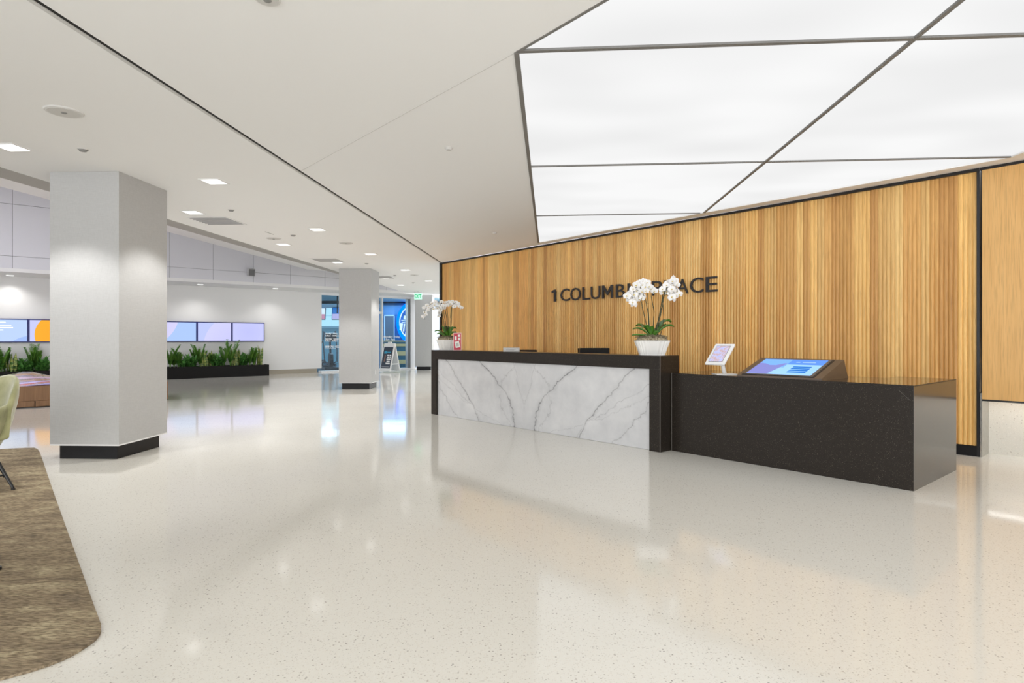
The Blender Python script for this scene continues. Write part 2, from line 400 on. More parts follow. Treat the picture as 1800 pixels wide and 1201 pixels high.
def text_mesh(body, size, ext=.001, offset=0.0, spacing=1.0):
    cu = bpy.data.curves.new('t', 'FONT'); cu.body = body; cu.size = size; cu.extrude = ext; cu.offset = offset
    cu.space_character = spacing; cu.resolution_u = 3; cu.align_x = 'LEFT'
    o = bpy.data.objects.new('t', cu); COL.objects.link(o)
    dg = bpy.context.evaluated_depsgraph_get(); me = bpy.data.meshes.new_from_object(o.evaluated_get(dg))
    bpy.data.objects.remove(o); bpy.data.curves.remove(cu)
    bm = bmesh.new(); bm.from_mesh(me); bpy.data.meshes.remove(me); return bm
TXT = Matrix.Rotation(R(90), 4, 'X')
M_vinyl = mat('white_vinyl', (.9, .93, .95), .5, emit=(.8, .9, 1), es=0)
def gtext(body, s0, z, size):
    x = 0
    for word in body.split(' '):
        if word == '-':
            bm = N(); box(bm, x, x + size * .3, -.001, .001, size * .25, size * .33); wd_ = size * .3
        else:
            bm = text_mesh(word, size, .001, .003); wd_ = max(v.co.x for v in bm.verts); bm.transform(Matrix.Translation((x, 0, 0))); bm.transform(TXT)
        bm.transform(MW @ Matrix.Translation((s0, .095, z))); obj('lettering', bm, M_vinyl, win, True)
        x += wd_ + size * .28
gtext('Monday - Friday', gpx(676.5), 1.33, .115); gtext('5am - 9pm', gpx(680), 1.22, .10)
for z, tx in ((1.46, 'Monday - Friday'), (1.38, '5:00am - 10:00pm'), (1.26, 'Saturday - Sunday'), (1.18, '8:00am - 5:00pm')):
    gtext(tx, gpx(573.5), z, .075)
gtext('818 763 8227', gpx(573.5), .94, .115)
bm = N(); box(bm, gpx(573), gpx(592), .092, .096, .90, .912, MW); obj('lettering', bm, M_vinyl, win, True)
# bright return wall between glass and column
bm = N(); box(bm, gpx(721.8), gpx(729.5), -.02, .25, 0, 3.045, MW); struct('wall_return', bm, M_bright)

# ---------------------------------------------------------------- gym interior
bm = N(); box(bm, -19, -2.6, 32, 32.2, 0, 3.6); struct('wall_far', bm, mat('gym_blue_wall', (.055, .17, .30), .6))
bm = N(); prism(bm, [wallP(21.0) + adir * .35 + Vector((0, 0, .004)), wallP(26.6) + adir * .35 + Vector((0, 0, .004)), (-2.7, 31.9, .004), (-14, 31.9, .004)], (0, 0, .004)); struct('floor.001', bm, mat('gym_floor', (.05, .075, .10), .18))
bm = N(); prism(bm, [wallP(19.5) + adir * .35 + Vector((0, 0, 3.15)), wallP(25.7) + adir * .35 + Vector((0, 0, 3.15)), (-2.7, 31.9, 3.15), (-16, 31.9, 3.15)], (0, 0, .1)); struct('ceiling.004', bm, mat('gym_ceiling', (.28, .50, .60), .6))
bm = N(); box(bm, -16, -6.5, 29.4, 29.6, 2.80, 3.14); struct('trim_7', bm, mat('gym_bulkhead', (.03, .055, .08), .6))
# pale translucent wall blocks high in the gym
t_ = thing('lit_block_wall', 'pale cyan backlit blocks high on the gym rear wall behind the screens', 'wall panel', (-9.5, 31.6, 1.83))
M_blk = emis('backlit_block', (.50, .82, 1.0), .75)
for i in range(6):
    for j in range(2):
        bm = N(); box(bm, -1.9 + i * .62, -1.9 + i * .62 + .60, 0, .06, .12 + j * .55, .12 + j * .55 + .53); obj('block', bm, M_blk, t_)
bm = N(); box(bm, -1.95, 1.85, .06, .12, 0, 1.25); obj('backing', bm, mat('block_backing', (.3, .5, .6), .6), t_)
area('gym_glow_left', (-9.0, 28, 3.0), (0, 0, 0), 3, 3, 130, (.62, .84, 1))
area('gym_glow_right', (-5.4, 28.8, 3.0), (0, 0, 0), 2.5, 2.5, 110, (.45, .68, 1))
def hang_tv(px0, px1, y0, y1, Y, label, cols):
    x0 = (px0 - HX) / F * Y; x1 = (px1 - HX) / F * Y; z1 = EYE + (HY - y0) / F * Y; z0 = EYE + (HY - y1) / F * Y
    r = thing('hanging_screen', label, 'television', ((x0 + x1) / 2, Y, z0), 0, 'televisions hanging in the gym')
    wd = (x1 - x0) / 2; h = z1 - z0
    T = Matrix.Rotation(R(-8), 4, 'X')
    bm = N(); box(bm, -wd, wd, 0, .05, 0, h, T); obj('casing', bm, M_black, r)
    bm = N(); box(bm, -wd + .02, wd - .02, -.006, .001, .02 + h * .42, h - .02, T); obj('picture', bm, cols[0], r)
    bm = N(); box(bm, -wd + .02, wd - .02, -.006, .001, .02, .02 + h * .42, T); obj('picture', bm, cols[1], r)
    bm = N(); cyl(bm, (0, .03, h * .5), (0, .06, 3.14 - z0), .025); obj('pole', bm, M_black, r)
hang_tv(553, 571.5, 541, 562, 25.2, 'television with pink and white picture hanging at the left edge of the gym glass', (emis('tv_white', (.75, .85, 1), .8), emis('tv_pink', (.75, .35, .5), .6)))
hang_tv(583, 602, 539.5, 562, 25.2, 'television with blue picture hanging in the gym beside the second column', (emis('tv_blue', (.02, .16, .5), .8), emis('tv_lilac', (.55, .5, .85), .7)))
bm = N(); box(bm, -14, -7.2, 31.7, 31.9, 0, 1.9); struct('wall_gym', bm, mat('gym_teal_wall', (.16, .36, .46), .6))
# exercise machines
M_mach = mat('machine_dark', (.035, .045, .06), .4)
def machine(x, y, rz, label, wheel):
    r = thing('elliptical_trainer', label, 'exercise machine', (x, y, .008), rz, 'elliptical trainers inside the gym')
    bm = N()
    box(bm, -.9, .7, -.28, -.2, 0, .07); box(bm, -.9, .7, .2, .28, 0, .07); box(bm, -.9, -.8, -.3, .3, 0, .09); box(bm, .6, .7, -.3, .3, 0, .09)
    obj('base_frame', bm, M_mach, r)
    bm = N(); cyl(bm, (-.45, -.07, .38), (-.45, .07, .38), .30, n=20); obj('flywheel', bm, M_mach, r)
    bm = N(); cyl(bm, (-.45, -.09, .38), (-.45, -.07, .38), .08, n=14); obj('hub', bm, wheel, r)
    bm = N(); tube(bm, [(-.45, 0, .1), (-.35, 0, .7), (-.22, 0, 1.35)], .045, 8); obj('mast', bm, M_mach, r)
    bm = N(); box(bm, -.3, -.2, -.22, .22, 1.25, 1.6, Matrix.Rotation(R(-12), 4, 'Y')); obj('console', bm, M_mach, r)
    for s in (-1, 1):
        bm = N(); tube(bm, [(-.5, s * .25, .3), (-.35, s * .27, .8), (-.05, s * .27, 1.25), (.02, s * .25, 1.6)], .022, 8); obj('handle_arm', bm, M_mach, r)
        bm = N(); box(bm, .05, .42, s * .2 - .07, s * .2 + .07, .2 + .06 * s, .25 + .06 * s); obj('pedal', bm, M_mach, r)
        bm = N(); tube(bm, [(-.45, s * .2, .3), (.45, s * .2, .2 + .06 * s), (.62, s * .22, .09)], .025, 6); obj('rail', bm, M_mach, r)
machine(-7.82, 25.6, R(115), 'dark elliptical trainer with yellow hub close behind the gym glass', mat('yellow_hub', (.8, .5, .02), .5))
machine(-8.75, 27.3, R(60), 'dark elliptical trainer further back at the left edge of the gym glass', M_mach)
# blue feature wall with the round emblem, door, reception desk
M_bluew = mat('navy_slat_wall', (.03, .13, .26), .45)
fw = thing('feature_wall', 'dark blue panelled wall glowing behind the gym reception', 'wall', (-5.6, 30.2, 0))
for j in range(5):
    bm = N(); box(bm, -1.9, 2.2, 0, .08, j * .62 + .004, j * .62 + .61); obj('panel', bm, M_bluew, fw)
bm = N(); box(bm, -1.9, 2.2, .08, .14, 0, 3.14); obj('backing', bm, M_dark, fw)
dr = thing('gym_door', 'dark door in a pale frame in the blue gym wall', 'door', ((684.5 - HX) / F * 30.1, 30.1, .008))
bm = N(); box(bm, -.22, .22, 0, .05, 0, 2.42); obj('leaf', bm, mat('door_dark', (.03, .07, .11), .4), dr)
bm = N(); box(bm, -.26, -.22, -.02, .06, 0, 2.46); box(bm, .22, .26, -.02, .06, 0, 2.46); box(bm, -.26, .26, -.02, .06, 2.42, 2.47); obj('door_frame', bm, mat('door_frame_pale', (.35, .5, .62), .5), dr)
em = thing('round_emblem', 'round white line emblem in a glowing blue ring on the gym wall', 'wall emblem', ((722 - HX) / F * 29.9, 29.9, EYE + (HY - 567) / F * 29.9))
def ring(bm, r0, r1, y0, y1, n=40, sx=1.0):
    rr = []
    for i in range(n):
        c, s = math.cos(2 * math.pi * i / n), math.sin(2 * math.pi * i / n)
        rr.append([(c * r0 * sx, y0, s * r0), (c * r1 * sx, y0, s * r1), (c * r1 * sx, y1, s * r1), (c * r0 * sx, y1, s * r0)])
    rr.append(rr[0]); loft(bm, rr, True, False); return bm
bm = N(); ring(bm, .82, 1.02, .10, .24, 40, .72); obj('halo', bm, emis('blue_halo', (.0, .12, 1.0), 2.2), em)
bm = N(); ring(bm, .74, .80, 0, .05, 40, .72)
obj('ring', bm, emis('emblem_white', (.6, .72, 1.0), 1.1), em)
M_emw = bpy.data.materials['emblem_white']
for (x0, x1, z0, z1) in ((-.38, -.28, .10, .30), (-.30, .3, .42, .58), (-.48, .4, .02, .06), (-.46, .4, -.06, -.03), (-.5, -.38, -.45, -.1), (-.33, -.27, -.5, -.1), (-.16, -.02, -.42, -.1), (-.2, .3, -.66, -.5), (.06, .14, .1, .3)):
    bm = N(); box(bm, x0, x1, 0, .04, z0, z1, Matrix.Rotation(R(8), 4, 'Y')); obj('mark', bm, M_emw, em)
rd = thing('gym_reception_desk', 'gym reception counter with pale wood bands over blue', 'desk', ((694 - HX) / F * 27.6, 27.6, .008))
bm = N(); box(bm, -.6, .52, 0, .6, 0, 1.16); obj('body', bm, mat('gym_desk_blue', (.05, .16, .25), .4), rd)
M_ply = mat('pale_ply', (.62, .55, .30), .5)
for z0, z1 in ((.12, .30), (.50, .70), (.92, 1.04), (1.14, 1.19)):
    bm = N(); box(bm, -.62, .54, -.03, .0, z0, z1); obj('wood_band', bm, M_ply, rd)

# corridor beyond the wood wall
bm = N(); box(bm, -4.75, 6.4, 29.6, 29.8, 0, 3.08); struct('wall_corridor', bm, M_bright)
area('corridor_light', (-1.8, 27, 3.07), (0, 0, 0), 2.5, 5, 150)

# ---------------------------------------------------------------- wood wall
SWD = Matrix.Identity(4)
MB = frame(B, WD)            # x along wall from B to A, y away from lobby or into it
ysgn = 1 if (MB.to_3x3() @ Vector((0, 1, 0))).dot(WN) < 0 else -1   # +y*ysgn = behind
assert ysgn == 1
def headz(s):
    p = B + WD * s; return rz_at(p.x, p.y)
ZB = .115
bm = N(); z0_, z1_ = headz(0), headz(WL)
prism(bm, [MB @ Vector((0, .03, 0)), MB @ Vector((WL, .03, 0)), MB @ Vector((WL, .03, z1_)), MB @ Vector((0, .03, z0_))], WN * -.22)
ww = struct('wall_right', bm, M_dark)
random.seed(21)
PAL = [(1.0, 1.0, 1.0), (1.08, 1.12, 1.15), (.94, .86, .78), (.78, .66, .56), (1.05, 1.04, 1.0), (.95, .92, .88), (.85, .75, .64), (1.16, 1.24, 1.35), (1.02, .92, .82), (1.1, 1.08, 1.0)]
nb = 114; bw = (WL - .046) / nb; last = PAL[0]
for i in range(nb):
    s0 = .03 + i * bw; nseg = 5; nz = 9
    bm = N(); zt = headz(s0) - .035
    grid = []
    for k in range(nz + 1):
        z = ZB + (zt - ZB) * k / nz; row = []
        for f in range(2):
            for q in range(nseg + (1 if f == 1 else 0)):
                u = q / nseg; s = s0 + (f + u) * bw / 2
                sm = lambda x, a, b: (lambda q_: q_ * q_ * (3 - 2 * q_))(max(0, min(1, (x - a) / (b - a))))
                wv = (.15 + .85 * sm(s, 2.0, 3.4)) * (1 - .62 * sm(s, 6.9, 8.8)) * (1 - .6 * sm(z + .25 * math.sin(s * 1.7), 1.5, 2.8))
                d = .0026 + .024 * wv
                row.append(MB @ Vector((min(s, s0 + bw), .020 - d * math.sin(math.pi * u) ** .65 if 0 < u < 1 else .020, z)))
        grid.append(row)
    V = [[bm.verts.new(p) for p in r_] for r_ in grid]
    for a_, b_ in zip(V, V[1:]):
        for k in range(len(a_) - 1): bm.faces.new([a_[k], a_[k + 1], b_[k + 1], b_[k]])
    # back and ends
    bl = [bm.verts.new(MB @ Vector((s0, .028, z))) for z in (ZB, zt)]; br = [bm.verts.new(MB @ Vector((s0 + bw, .028, z))) for z in (ZB, zt)]
    bm.faces.new([bl[0], bl[1], br[1], br[0]]); bm.faces.new(V[0][::-1] + [bl[0], br[0]]); bm.faces.new(V[-1] + [br[1], bl[1]])
    bm.faces.new([r_[0] for r_ in V] + [bl[1], bl[0]]); bm.faces.new([r_[-1] for r_ in V][::-1] + [br[0], br[1]])
    o = struct('board', bm, M_oak, ww)
    if random.random() < .85: last = random.choice(PAL)
    j = 1 + random.uniform(-.06, .06); o.color = (last[0] * j, last[1] * j, last[2] * j, 1)
# black trims
bm = N(); box(bm, 0, WL, -.004, .028, 0, ZB - .004, MB); struct('baseboard_right', bm, M_base)
bm = N(); prism(bm, [MB @ Vector((0, -.012, z0_ - .002)), MB @ Vector((WL, -.012, z1_ - .002)), MB @ Vector((WL, -.012, z1_ - .034)), MB @ Vector((0, -.012, z0_ - .034))], WN * -.04); struct('trim_8', bm, M_black)
bm = N(); box(bm, -.03, .03, -.02, .25, 0, z0_ - .003, MB); struct('trim_9', bm, M_black)
bm = N(); box(bm, WL - .016, WL + .008, -.014, .05, 0, z1_ - .003, MB); struct('trim_10', bm, M_black)
# recessed terrazzo wall with metal return and hung veneer panel
bm = N(); box(bm, WL + .012, WL + .03, -.015, .34, 0, .70, MB); struct('wall_return.001', bm, M_steel)
bm = N(); box(bm, WL + .012, WL + 4.6, .34, .5, 0, 3.2, MB); struct('wall_terrazzo', bm, M_tw)
vp = thing('veneer_wall_panel', 'smooth hung oak veneer panel at the right edge beyond the ribbed wood wall', 'wall panel', MB @ Vector((WL + .5, 0, .62)))
bm = N(); prism(bm, [MB @ Vector((WL + .03, -.01, .635)), MB @ Vector((WL + 4.5, -.01, .635)), MB @ Vector((WL + 4.5, -.01, headz(WL + 4.5) - .03)), MB @ Vector((WL + .03, -.01, headz(WL) - .032))], WN * -.05); obj('face', bm, M_veneer, vp, True)
bm = N(); box(bm, WL + .03, WL + 4.5, -.012, .06, .615, .635, MB); obj('bottom_edge', bm, M_black, vp, True)
bm = N(); prism(bm, [MB @ Vector((WL + .012, -.012, headz(WL) - .002)), MB @ Vector((WL + 4.5, -.012, headz(WL + 4.5) - .002)), MB @ Vector((WL + 4.5, -.012, headz(WL + 4.5) - .028)), MB @ Vector((WL + .012, -.012, headz(WL) - .03))], WN * -.05); obj('top_edge', bm, M_black, vp, True)
bm = N(); box(bm, WL + .06, WL + 4.4, .10, .14, .625, .635, MB); obj('led_strip', bm, M_led, vp, True)
# right end wall, out of frame
bm = N(); box(bm, 9.5, 9.7, -6, 3.2, 0, 3.4); struct('wall_side', bm, M_wall)

# ---------------------------------------------------------------- luminous ceiling
lc = thing('luminous_ceiling', 'huge white backlit stretch ceiling with thin grey frame lines', 'ceiling light', (LQ[0].x, LQ[0].y, LQ[0].z))
def clip(poly, a, b, keep):
    """2-D clip of a convex polygon by the line a-b"""
    out = []; f = lambda p: ((b.x - a.x) * (p.y - a.y) - (b.y - a.y) * (p.x - a.x)) * keep
    for i, p in enumerate(poly):
        q = poly[(i + 1) % len(poly)]; fp, fq = f(p), f(q)
        if fp >= 0: out.append(p)
        if fp * fq < 0:
            k = fp / (fp - fq); out.append(p.lerp(q, k))
    return out
T1 = (onr(908, 91), onr(1800, 62)); T2 = (onr(933, 293.3), onr(1777, 276.5)); T3 = (onr(941, 380), onr(1235, 375.3)); D = (onr(1238, 374), onr(1610, 67))
cells = [LQ]
for ln in (T1, T2, T3, D):
    nc = []
    for c_ in cells:
        a_ = clip(c_, ln[0], ln[1], 1); b_ = clip(c_, ln[0], ln[1], -1)
        for x in (a_, b_):
            if len(x) > 2:
                ar = abs(sum(x[i].x * x[(i + 1) % len(x)].y - x[(i + 1) % len(x)].x * x[i].y for i in range(len(x)))) / 2
                if ar > .02: nc.append(x)
    cells = nc
for c_ in cells:
    cen = sum((p for p in c_), Vector()) / len(c_)
    pts = [cen + (p - cen) * .999 + Vector((0, 0, .010)) for p in c_]
    bm = N(); prism(bm, pts, (0, 0, .01)); obj('membrane', bm, M_panel, lc, True)
def bar(a, b, wd, m=M_frame, name='frame_bar', z0=-.004, z1=.03):
    d = (b - a).normalized(); n = Vector((-d.y, d.x, 0)).normalized() * wd / 2
    bm = N(); prism(bm, [a - n + Vector((0, 0, z0)), b - n + Vector((0, 0, z0)), b + n + Vector((0, 0, z0)), a + n + Vector((0, 0, z0))], (0, 0, z1 - z0)); obj(name, bm, m, lc, True)
def extend(ln, k): return ln[0], ln[0] + (ln[1] - ln[0]) * k
bar(*extend(T1, 1.55), .034); bar(T2[0], T2[1], .024); bar(T3[0], T3[1], .018); bar(D[0], D[0] + (D[1] - D[0]) * 1.75, .028)
bar(LQ[0], LQ[1], .032, z0=-.006, z1=.03); bar(LQ[0], LQ[4], .02)
bar(LQ[1], LQ[2], .012, M_ceil); bar(LQ[2], LQ[3], .012, M_ceil)
# lining that boxes the light in above the membrane
bm = N(); prism(bm, [p + Vector((0, 0, .06)) for p in LQ], (0, 0, .08)); obj('housing', bm, M_wall, lc, True)

# ---------------------------------------------------------------- columns
def column(name, x1, yf, w_, d_, label, slope=.035, top=RZ):
    """x1 = right front corner"""
    r = thing(name, label, 'column', (x1 - w_ / 2, yf + d_ / 2, 0), 0, 'fabric-covered columns')
    q = lambda x, y: (x + slope * (y - yf), y - slope * (x - x1), 0)
    def slab(ix0, ix1, iy0, iy1, z0, z1, m, nm):
        bm = N(); prism(bm, [Vector(q(x, y)) + Vector((0, 0, z0)) for x, y in ((x1 - w_ + ix0, yf + iy0), (x1 - ix1, yf + iy0), (x1 - ix1, yf + d_ - iy1), (x1 - w_ + ix0, yf + d_ - iy1))], (0, 0, z1 - z0))
        return obj(nm, bm, m, r, True)
    slab(0, 0, 0, 0, .165, top - .001, M_col, 'shaft')
    slab(.0, .0, .0, .0, .15, .165, M_white, 'bottom_edge')
    slab(.06, .06, .06, .06, 0, .15, M_base, 'plinth')
    return r
c1 = column('column', (209 - 900) / F * 6.39, 6.39, .757, .84, 'large grey fabric-covered column nearest the camera on a black plinth')
c2 = column('column', (652.5 - 900) / F * 15.3, 15.3, .83, .84, 'grey fabric-covered column in the middle distance with a wall outlet', .02)
c3 = column('column', (759.5 - 900) / F * 24.5, 24.5, .70, .7, 'far grey column under the exit sign', .0)
# outlet on column two
ox = (652.5 - 900) / F * 15.3; oy = 15.3 + .42
p = Vector((ox + .02 * .42 + .001, oy, EYE + (HY - 654) / F * 15.72))
r = thing('wall_outlet', 'small outlet plate low on the right face of the middle column', 'outlet', p)
bm = N(); box(bm, 0, .008, -.04, .04, -.06, .06); obj('cover_plate', bm, M_white, r)
for k in (-.03, .03):
    bm = N(); box(bm, .008, .011, -.018, .018, k - .014, k + .014); obj('socket', bm, M_greytext, r)

# ---------------------------------------------------------------- ceiling fixtures
def downlight(px, py, label, z=RZ, size=.20, power=SPOT_W, slope=.06, wash=False):
    c = at(px, py, z); r = thing('downlight', label, 'ceiling light', c, -slope if not wash else math.atan2(bdir.y, bdir.x), 'square recessed downlights')
    h = size / 2
    bm = N()
    for x0, x1, y0, y1 in ((-h - .02, h + .02, -h - .02, -h), (-h - .02, h + .02, h, h + .02), (-h - .02, -h, -h, h), (h, h + .02, -h, h)): box(bm, x0, x1, y0, y1, -.006, .0)
    obj('trim_ring', bm, M_white, r)
    bm = N(); box(bm, -h, h, -h, h, -.004, -.001); obj('lens', bm, M_lamp, r)
    s = spot('downlight_lamp', (c.x, c.y, c.z - .03), power, 130 if wash else 98, 1.0 if wash else .4, (1, .985, .965), .04); return r
dl = [(20, 259, 'square downlight at the left edge of the frame in front of the large column'), (376, 319, 'square downlight just right of the large column top'),
      (339, 373.5, 'square downlight left of the large ceiling vent'), (558, 403.5, 'square downlight nearest the black ceiling reveal'),
      (498, 430, 'square downlight beyond the ceiling speaker pair'), (652, 447, 'square downlight right above the middle column'),
      (593, 461.5, 'square downlight beside the second ceiling vent'), (712, 474.7, 'square downlight to the upper right of the middle column'),
      (704, 501.3, 'square downlight above the exit sign run, near the far bulkhead'), (753, 494, 'far square downlight closest to the wood wall end'),
      (677.5, 488.3, 'square downlight at the tip of the third ceiling vent')]
for px, py, lb in dl: downlight(px, py, lb)
for px, py, lb in ((612, 511.2, 'added wall-wash downlight in the soffit, unseen behind the middle column'), (17.5, 484.2, 'wall-wash downlight in the soffit left of the large column'), (352, 500.3, 'left wall-wash downlight in the soffit over the screens'), (484, 507.2, 'right wall-wash downlight in the soffit over the screens')):  # first lamp is added out of sight to brighten the gym header
    downlight(px, py, lb, 3.045, .16, WASH_W, wash=True)
def disc(name, px, py, rad, label, cat, z=RZ, drop=.008, m=M_disc, tilt=False):
    c = at(px, py, z) if not tilt else onr(px, py); r = thing(name, label, cat, c)
    bm = N(); cyl(bm, (0, 0, -drop), (0, 0, 0), rad * .94, rad, 28); obj('rim', bm, m, r)
    return r, c
M_grille = mat('speaker_grille', (.62, .61, .59), .8)
for px, py, rad, lb, tl in ((112.5, 196, .135, 'round white ceiling speaker above the large column', False), (481, 419.2, .13, 'round ceiling speaker beside the access slot', False),
                            (608, 427.3, .13, 'pale flush ceiling speaker near the black reveal', False), (729, 483.5, .13, 'far flush ceiling speaker near the wood wall end', False),
                            (470, -3, .07, 'round ceiling fixture cut by the top of the frame', True)):
    r, c = disc('ceiling_speaker', px, py, rad, lb, 'speaker', tilt=tl)
    r['group'] = 'round ceiling speakers'
    bm = N(); cyl(bm, (0, 0, -.011), (0, 0, -.008), rad * .82, rad * .84, 28); obj('grille', bm, M_grille, r)
    bm = N(); cyl(bm, (0, 0, -.016), (0, 0, -.011), .018, .022, 12); obj('boss', bm, M_greytext, r)
for px, py, rad, lb, tl in ((146, 262.5, .048, 'small round sprinkler plate in front of the large column', False), (406.5, 369, .045, 'small round sprinkler plate behind the large vent', False),
                            (515.5, 413.3, .05, 'small dark sprinkler plate left of the nearest reveal downlight', False), (644.5, 463.3, .05, 'small dark sprinkler plate over the middle column', False),
                            (694, 484, .05, 'small sprinkler plate past the middle column', False), (726.5, 497, .05, 'farthest small sprinkler plate', False),
                            (789, 260, .042, 'small sprinkler plate in the sloped ceiling left of the luminous ceiling', True), (869.5, 409, .042, 'small sprinkler plate in the sloped ceiling close to the wood wall', True)):
    r, c = disc('sprinkler_plate', px, py, rad, lb, 'sprinkler', tilt=tl, drop=.006, m=M_grille)
    r['group'] = 'ceiling sprinkler plates'
    bm = N(); cyl(bm, (0, 0, -.02), (0, 0, -.006), rad * .6, rad * .8, 16); obj('cap', bm, M_grille if tl else M_greytext, r)
def vent(px, py, sx, sy, label, m):
    c = at(px, py, RZ); r = thing('ceiling_vent', label, 'air vent', c, -.06, 'square ceiling vents')
    bm = N()
    for x0, x1, y0, y1 in ((-sx, sx, -sy, -sy + .03), (-sx, sx, sy - .03, sy), (-sx, -sx + .03, -sy + .03, sy - .03), (sx - .03, sx, -sy + .03, sy - .03)): box(bm, x0, x1, y0, y1, -.008, -.001)
    obj('vent_frame', bm, M_white, r)
    bm = N(); box(bm, -sx + .03, sx - .03, -sy + .03, sy - .03, -.003, -.001); obj('backing', bm, m, r)
    k = 7; st = (2 * sy - .06) / k
    for i in range(k):
        bm = N(); y = -sy + .03 + st * (i + .5); box(bm, -sx + .03, sx - .03, y - .006, y + .006, -.014, -.003); obj('slat', bm, M_grille, r)
M_ventb = mat('vent_backing', (.16, .155, .15), .6)
M_ventl = mat('vent_backing_lilac', (.26, .255, .33), .6)
vent(382, 388.3, .31, .30, 'large square ceiling vent right of the near column', M_ventl)
vent(576, 457.2, .31, .30, 'square ceiling vent left of the middle column', M_ventb)
vent(672, 487.3, .31, .30, 'square ceiling vent half hidden by the middle column', M_ventb)
# access slot
a_ = at(466, 407.5, RZ); b_ = at(481, 412.3, RZ)
bm = N(); d = (b_ - a_).normalized(); n = Vector((-d.y, d.x, 0)) * .008
prism(bm, [a_ - n - Vector((0, 0, .002)), b_ - n - Vector((0, 0, .002)), b_ + n - Vector((0, 0, .002)), a_ + n - Vector((0, 0, .002))], (0, 0, .0015)); struct('trim_11', bm, M_greytext)
# wall speaker on the panelled wall
yy = 31.81 / (1.1846 + (900 - 439.5) / F); zz = EYE + (HY - 478) / F * yy
r = thing('wall_speaker', 'small grey box speaker fixed on the upper wall panels', 'speaker', panP(yy) + Vector((0, 0, zz)), math.atan2(bdir.y, bdir.x))
bm = N(); box(bm, -.11, .11, -.17, -.03, -.13, .12, Matrix.Rotation(R(10), 4, 'X')); bevel(bm, .012); obj('casing', bm, mat('speaker_grey', (.5, .5, .5), .5), r)
bm = N(); box(bm, -.09, .09, -.18, -.165, -.11, .10, Matrix.Rotation(R(10), 4, 'X')); obj('grille', bm, mat('speaker_front', (.16, .16, .16), .7), r)
bm = N(); box(bm, -.03, .03, -.04, .0, -.03, .03); obj('bracket', bm, M_alu, r)
# exit sign
ex = thing('exit_sign', 'green EXIT sign hanging under the ceiling at the far column', 'sign', ((735 - HX) / F * 22.5, 22.5, EYE + (HY - 526.5) / F * 22.5), R(-10))
bm = N(); box(bm, -.15, .15, 0, .012, 0, .24); obj('face_plate', bm, emis('exit_plate', (.55, .95, .72), .95), ex)
bm = text_mesh('EXIT', .20, .002, .006); bm.transform(Matrix.Translation((-.205 * .66, -.004, .05)) @ Matrix.Scale(.63, 4, (1, 0, 0)) @ TXT)
obj('lettering', bm, emis('exit_green', (.0, .42, .16), 1.0), ex)
bm = N(); box(bm, -.16, .16, -.02, .03, .24, .29); box(bm, -.02, .02, -.01, .02, .29, RZ - ex.location.z); obj('canopy', bm, M_white, ex)
# dome camera over the glazing
p = at(688, 521.5, 3.045)
r = thing('dome_camera', 'small dark dome camera above the gym door', 'camera', (p.x, p.y, 3.03))
bm = N(); cyl(bm, (0, 0, -.02), (0, 0, .015), .075, .085, 20); obj('mount', bm, M_white, r)
bm = N(); bmesh.ops.create_uvsphere(bm, u_segments=14, v_segments=8, radius=.055); bmesh.ops.translate(bm, verts=bm.verts, vec=(0, 0, -.025)); obj('dome', bm, M_black, r, smooth=True)

# ---------------------------------------------------------------- screens
def m_screen(name, base, second, cx, cz, rad, inv=False, es=.74):
    m = bpy.data.materials.new(name); m.use_nodes = True; t = NT(m); t.t.nodes.clear()
    tc = t.n('ShaderNodeTexCoord'); sub = t.n('ShaderNodeVectorMath', operation='DISTANCE'); sub.inputs[1].default_value = (cx, 0, cz)
    mp = t.n('ShaderNodeMapping'); mp.inputs['Scale'].default_value = (1, 0, 1); t.l(tc.outputs['Object'], mp.inputs[0]); t.l(mp.outputs[0], sub.inputs[0])
    f = t.math('GREATER_THAN' if inv else 'LESS_THAN', sub.outputs['Value'], rad)
    soft = t.ramp(sub.outputs['Value'], [(0.0, 0.0), (1.0, 1.0)])
    c2 = t.mix(t.math('MULTIPLY', sub.outputs['Value'], .5, True), second, tuple(min(1, x * 1.25) for x in second))
    c = t.mix(f, base, c2)
    e = t.n('ShaderNodeEmission'); e.inputs[1].default_value = es; t.l(c, e.inputs[0]); o = t.n('ShaderNodeOutputMaterial'); t.l(e.outputs[0], o.inputs[0]); return m
LB = (.50, .60, 1.0); LV = (.56, .56, 1.0); OR = (1.0, .42, .04)
YR = 21.35; dY = .703
scr = []
specs = {  # index from the right
 0: ('plain pale violet wall screen at the right end of the row', m_screen('scr_violet', (.60, .62, 1.0), (.56, .58, 1.0), 0, 0, .4)),
 1: ('pale violet wall screen with a faint curved edge, second from the right end', m_screen('scr_curve', (.55, .62, 1.0), (.60, .60, 1.0), .75, -.5, 1.1)),
 2: ('pale blue and violet wall screen emerging from behind the large column', m_screen('scr_blue', (.45, .62, 1.0), (.62, .60, 1.0), -1.1, .6, 1.12)),
 5: ('orange wall screen just left of the large column', m_screen('scr_orange', (.62, .64, 1.0), OR, .25, -.12, .66)),
 6: ('pale blue wall screen with white text at the left edge', m_screen('scr_text', (.55, .70, 1.0), (.36, .50, .95), .7, -.95, .82)),
}
srz = math.atan2(bdir.y, bdir.x); spitch = dY / .645
